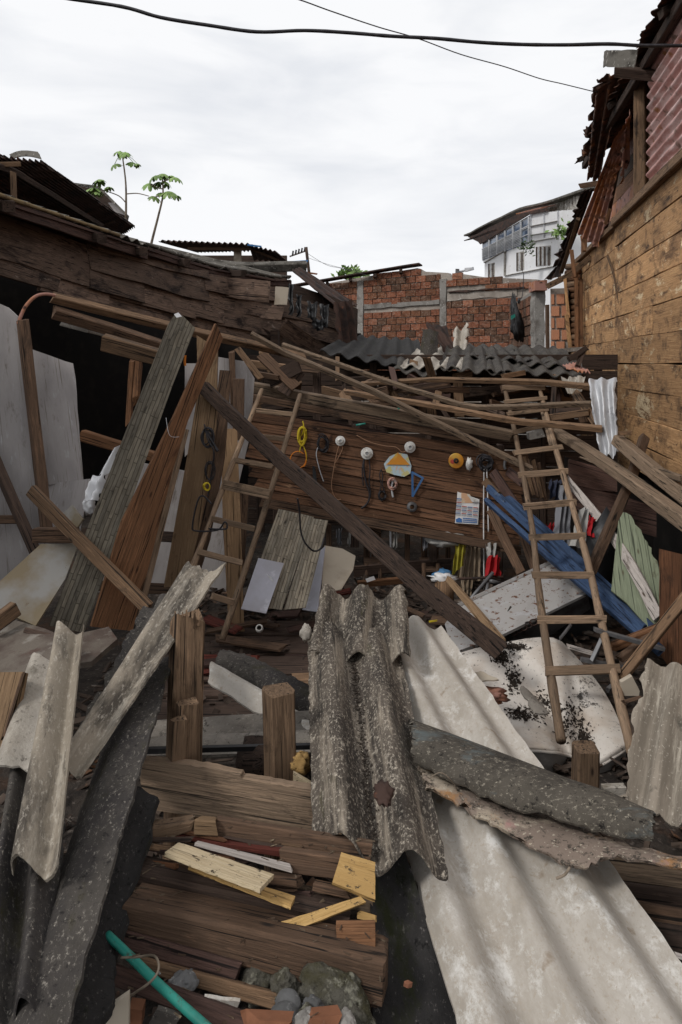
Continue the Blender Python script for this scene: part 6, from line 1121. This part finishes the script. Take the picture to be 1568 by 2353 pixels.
for k, (x, y, d, s, mt, lb) in enumerate(((835, 1120, 1.84, (.085, .06, .05), 'rock_moss', 'mossy rock under the end of the brown plank'), (960, 1165, 1.8, (.07, .05, .045), 'rock_moss', 'smaller mossy stone in the middle of the rocks'), (1235, 1245, 1.75, (.12, .07, .075), 'rock_moss', 'biggest mossy rock at the bottom right of the stack'), (960, 1320, 1.66, (.045, .035, .025), 'rock_grey', 'smooth grey pebble at the bottom'), (985, 1265, 1.7, (.05, .04, .03), 'rock_grey', 'flat grey stone above the smooth pebble'), (1085, 1335, 1.66, (.035, .03, .03), 'rock_moss', 'small pale mossy stone between the bricks'), (1060, 1372, 1.6, (.05, .03, .02), 'concrete', 'pale flat stone at the bottom edge'), (1290, 1365, 1.62, (.05, .03, .02), 'concrete', 'pale stone beside the black sheet foot'), (430, 1160, 1.78, (.05, .04, .03), 'rock_grey', 'dark stone in the gap above the purplish plank'), (1020, 1290, 1.69, (.02, .02, .016), 'brick_3', 'small orange brown stone chip'), (1120, 1290, 1.69, (.04, .03, .03), 'rock_grey', 'dark stone behind the second red brick'))):
    blob('rock', r4(x, y + 14, d + .02), tuple(q * .8 for q in s), mt, lb, 'stone', nz_=.3 if 'smooth' not in lb else .1, nf=1.3, sub=5, rough=.05, facet='rock' in lb and 'moss' in lb and False, rot=(rnd.uniform(-.3, .3), rnd.uniform(-.3, .3), rnd.uniform(0, 3)), group='stones at the bottom')
for a, b, lb in (((790, 1368, 1.62), (1000, 1380, 1.62), 'broken red brick at the bottom edge'), ((1120, 1362, 1.63), (1245, 1350, 1.65), 'second broken red brick right of the pebble')): board('broken_brick', [r4(*a), r4(*b)], 30, .06, 'brick_2', lb, 'brick', roll=30, rag=.03, cham=.35)
panel('cement_shard', [r4(15, 1315, 1.66), r4(150, 1222), r4(150, 1400), r4(30, 1400)], 'beige_panel', 'pointed pale shard at the bottom left', 'shard', t=.012, j=.6)
panel('cement_shard', [r4(545, 1242, 1.74), r4(732, 1265), r4(700, 1335), r4(560, 1290)], 'cement_white', 'flat pale shard beside the teal pipe', 'shard', t=.01, j=1.5, step=12)
panel('cement_shard', [r4(300, 1305, 1.64), r4(420, 1345), r4(390, 1400), r4(250, 1400)], 'cement_dark', 'lichened shard between pale shard and teal pipe', 'shard', t=.012, j=1)
panel('brick_shard', [r4(150, 1300, 1.68), r4(222, 1310), r4(215, 1400), r4(150, 1400)], 'brick_2', 'brown brick piece right of the pointed shard', 'brick', t=.03)
# right foreground timbers behind the pale sheet
for k, (a, b, w_, mt, ro, lb) in enumerate((((1150, 790, 2.5), (1640, 850, 2.4), 48, 'wood_grey', 10, 'grey board under the rusty flange at right'), ((1250, 905, 2.4), (1640, 960, 2.3), 40, 'wood_dark', 10, 'dark board below the grey one at right'), ((1330, 1010, 2.28), (1640, 1060, 2.2), 50, 'wood_brown', 12, 'brown board at the right edge beside the pale sheet'), ((1440, 1120, 2.16), (1640, 1150, 2.1), 50, 'wood_dark', 12, 'lowest dark board at the right edge'))): board('plank', [r5(*a), r5(*b)], w_, .04, mt, lb, 'plank', roll=ro)
panel('pale_chip', [r5(1540, 1210, 1.72), r5(1600, 1230), r5(1600, 1250), r5(1545, 1225)], 'wood_whitegrey', 'pale chip at the right edge beside the pale sheet', 'chip', t=.01)

# ================================================================== floor litter
FB = ['wood_dark', 'wood_brown', 'wood_purple', 'wood_greybrown', 'wood_red']
for i in range(48):
    x = rnd.uniform(-.95, 1.0); y = rnd.uniform(3.3, 5.9); z = gh(x, y) + rnd.uniform(.03, .14); a = rnd.gauss(.1, .6); l = rnd.uniform(.15, .55)
    dx, dy = math.cos(a) * l / 2, math.sin(a) * l / 2
    board('wood_scrap', [Vector((x - dx, y - dy, z)), Vector((x + dx, y + dy, z + rnd.uniform(-.03, .05)))], rnd.uniform(.03, .12), .018, FB[i % 5], '%s floor scrap %s, %s' % (CN[FB[i % 5]], ['near the thick rotten post', 'left of the lichened sheet', 'behind the lichened sheet', 'below the diagonal plank'][min(3, int((x + .95) / .49))], ['nearest row', 'second row back', 'third row back', 'farthest row'][min(3, int((y - 3.3) / .65))]), 'scrap', 'wood scraps on the ruined floor', px=False, face=(rnd.uniform(-.3, .3), -.2, 1), rag=.03, seg=3)
for k in range(5): board('floor_board', [Vector((-1.4, 5.3 - .32 * k, .05)), Vector((1.2, 5.25 - .32 * k, .05))], .28, .02, 'wood_dark', ['farthest', 'second farthest', 'middle', 'second nearest', 'nearest'][k] + ' of five dark floorboards under the litter', 'floorboard', 'floorboards of the ruined room', px=False, face=(0, 0, 1))
disc('cup', r3(668, 330, 4.55), 9, 'cloth_white', .03, 'small white cup lying on the littered floor', 'cup', inner=.78, face=(.2, -.8, .6))
panel('yellow_strip', [r1(55, 1082, 4.6), r1(105, 1075), r1(105, 1085), r1(55, 1092)], 'yellow', 'small yellow strip on the floor by the appliance', 'strip', t=.005)
def litter(name, n, reg, s0, s1, mt, label, cat, flat=.35, seed=3):
    rr = random.Random(seed); vs_, fs = [], []
    for i in range(n):
        x, y, z = reg(rr); l, w_, h = rr.uniform(s0, s1), rr.uniform(s0, s1) * .4, rr.uniform(.003, .012); M = Matrix.Translation((x, y, z)) @ Matrix.Rotation(rr.uniform(0, 6.3), 4, 'Z') @ Matrix.Rotation(rr.gauss(0, flat), 4, 'X') @ Matrix.Rotation(rr.gauss(0, flat), 4, 'Y')
        g = boxgeo((-l / 2, -w_ / 2, -h / 2), (l / 2, w_ / 2, h / 2)); k = len(vs_); vs_ += [M @ Vector(v) for v in g[0]]; fs += [tuple(k + a for a in f_) for f_ in g[1]]
    return mk(name, vs_, fs, mt, label=label, cat=cat, kind='stuff')
def rgf(rr): x, y = rr.uniform(-1.6, 2.6), rr.uniform(2.5, 6.6); return x, y, gh(x, y) + rr.uniform(0, .06)
litter('wood_debris', 2600, rgf, .02, .14, 'debris', 'fine splinters and chips covering the floor', 'debris')
def rgn(rr): x, y = rr.uniform(-1.1, .02), rr.uniform(1.4, 2.6); return x, y, gh(x, y) + rr.uniform(0, .04)
litter('rubble_chips', 1000, rgn, .01, .05, 'debris', 'small chips and gravel between the foreground timbers', 'debris', seed=8)

# ---- splinters and chips resting on the foreground timber
bpy.context.view_layer.update(); dg = bpy.context.evaluated_depsgraph_get(); rr = random.Random(5); vs_, fs = [], []
for i in range(330):
    x, y = rr.uniform(-.85, .12), rr.uniform(1.62, 2.42); hit = scn.ray_cast(dg, Vector((x, y, 1.25)), Vector((0, 0, -1)))
    if not hit[0] or hit[4].name.split('.')[0] in ('corrugated_sheet', 'teal_pipe', 'trough_dirt', 'pine_board', 'pine_stick', 'bark_scrap', 'rock') or hit[1].z > .78: continue
    l, w_, h = rr.uniform(.004, .028), rr.uniform(.002, .006), rr.uniform(.001, .004); n_ = hit[2] if hit[2].z > .2 else Vector((0, 0, 1))
    M = frame(Vector((rr.gauss(1, .5), rr.gauss(0, .6), 0)), n_, hit[1] + n_ * h * .5); g = boxgeo((-l / 2, -w_ / 2, -h / 2), (l / 2, w_ / 2, h / 2)); k = len(vs_)
    vs_ += [M @ Vector((v[0] + rr.uniform(-.003, .003), v[1] * rr.uniform(.4, 1.3), v[2])) for v in g[0]]; fs += [tuple(k + a for a in q) for q in g[1]]
mk('splinters', vs_, fs, 'splinter', kind='stuff', label='loose splinters and chips lying over the foreground timber', cat='debris')

# ---- things that would share a label are told apart by their place
same = {}
for o in COL.objects:
    if o.parent is None and 'label' in o: same.setdefault(o['label'], []).append(o)
for lb, os_ in same.items():
    if len(os_) < 2 or 'floorboard' in lb: continue
    os_.sort(key=lambda o: W[o.name].translation.x / max(.5, W[o.name].translation.y)); n = len(os_)
    nm = {2: ['left one', 'right one'], 3: ['left one', 'middle one', 'right one'], 4: ['left one', 'second one', 'third one', 'right one']}.get(n) or ['number %d leftwards' % (n - i) for i in range(n)]
    for o, q in zip(os_, nm): o['label'] = lb + ', ' + q
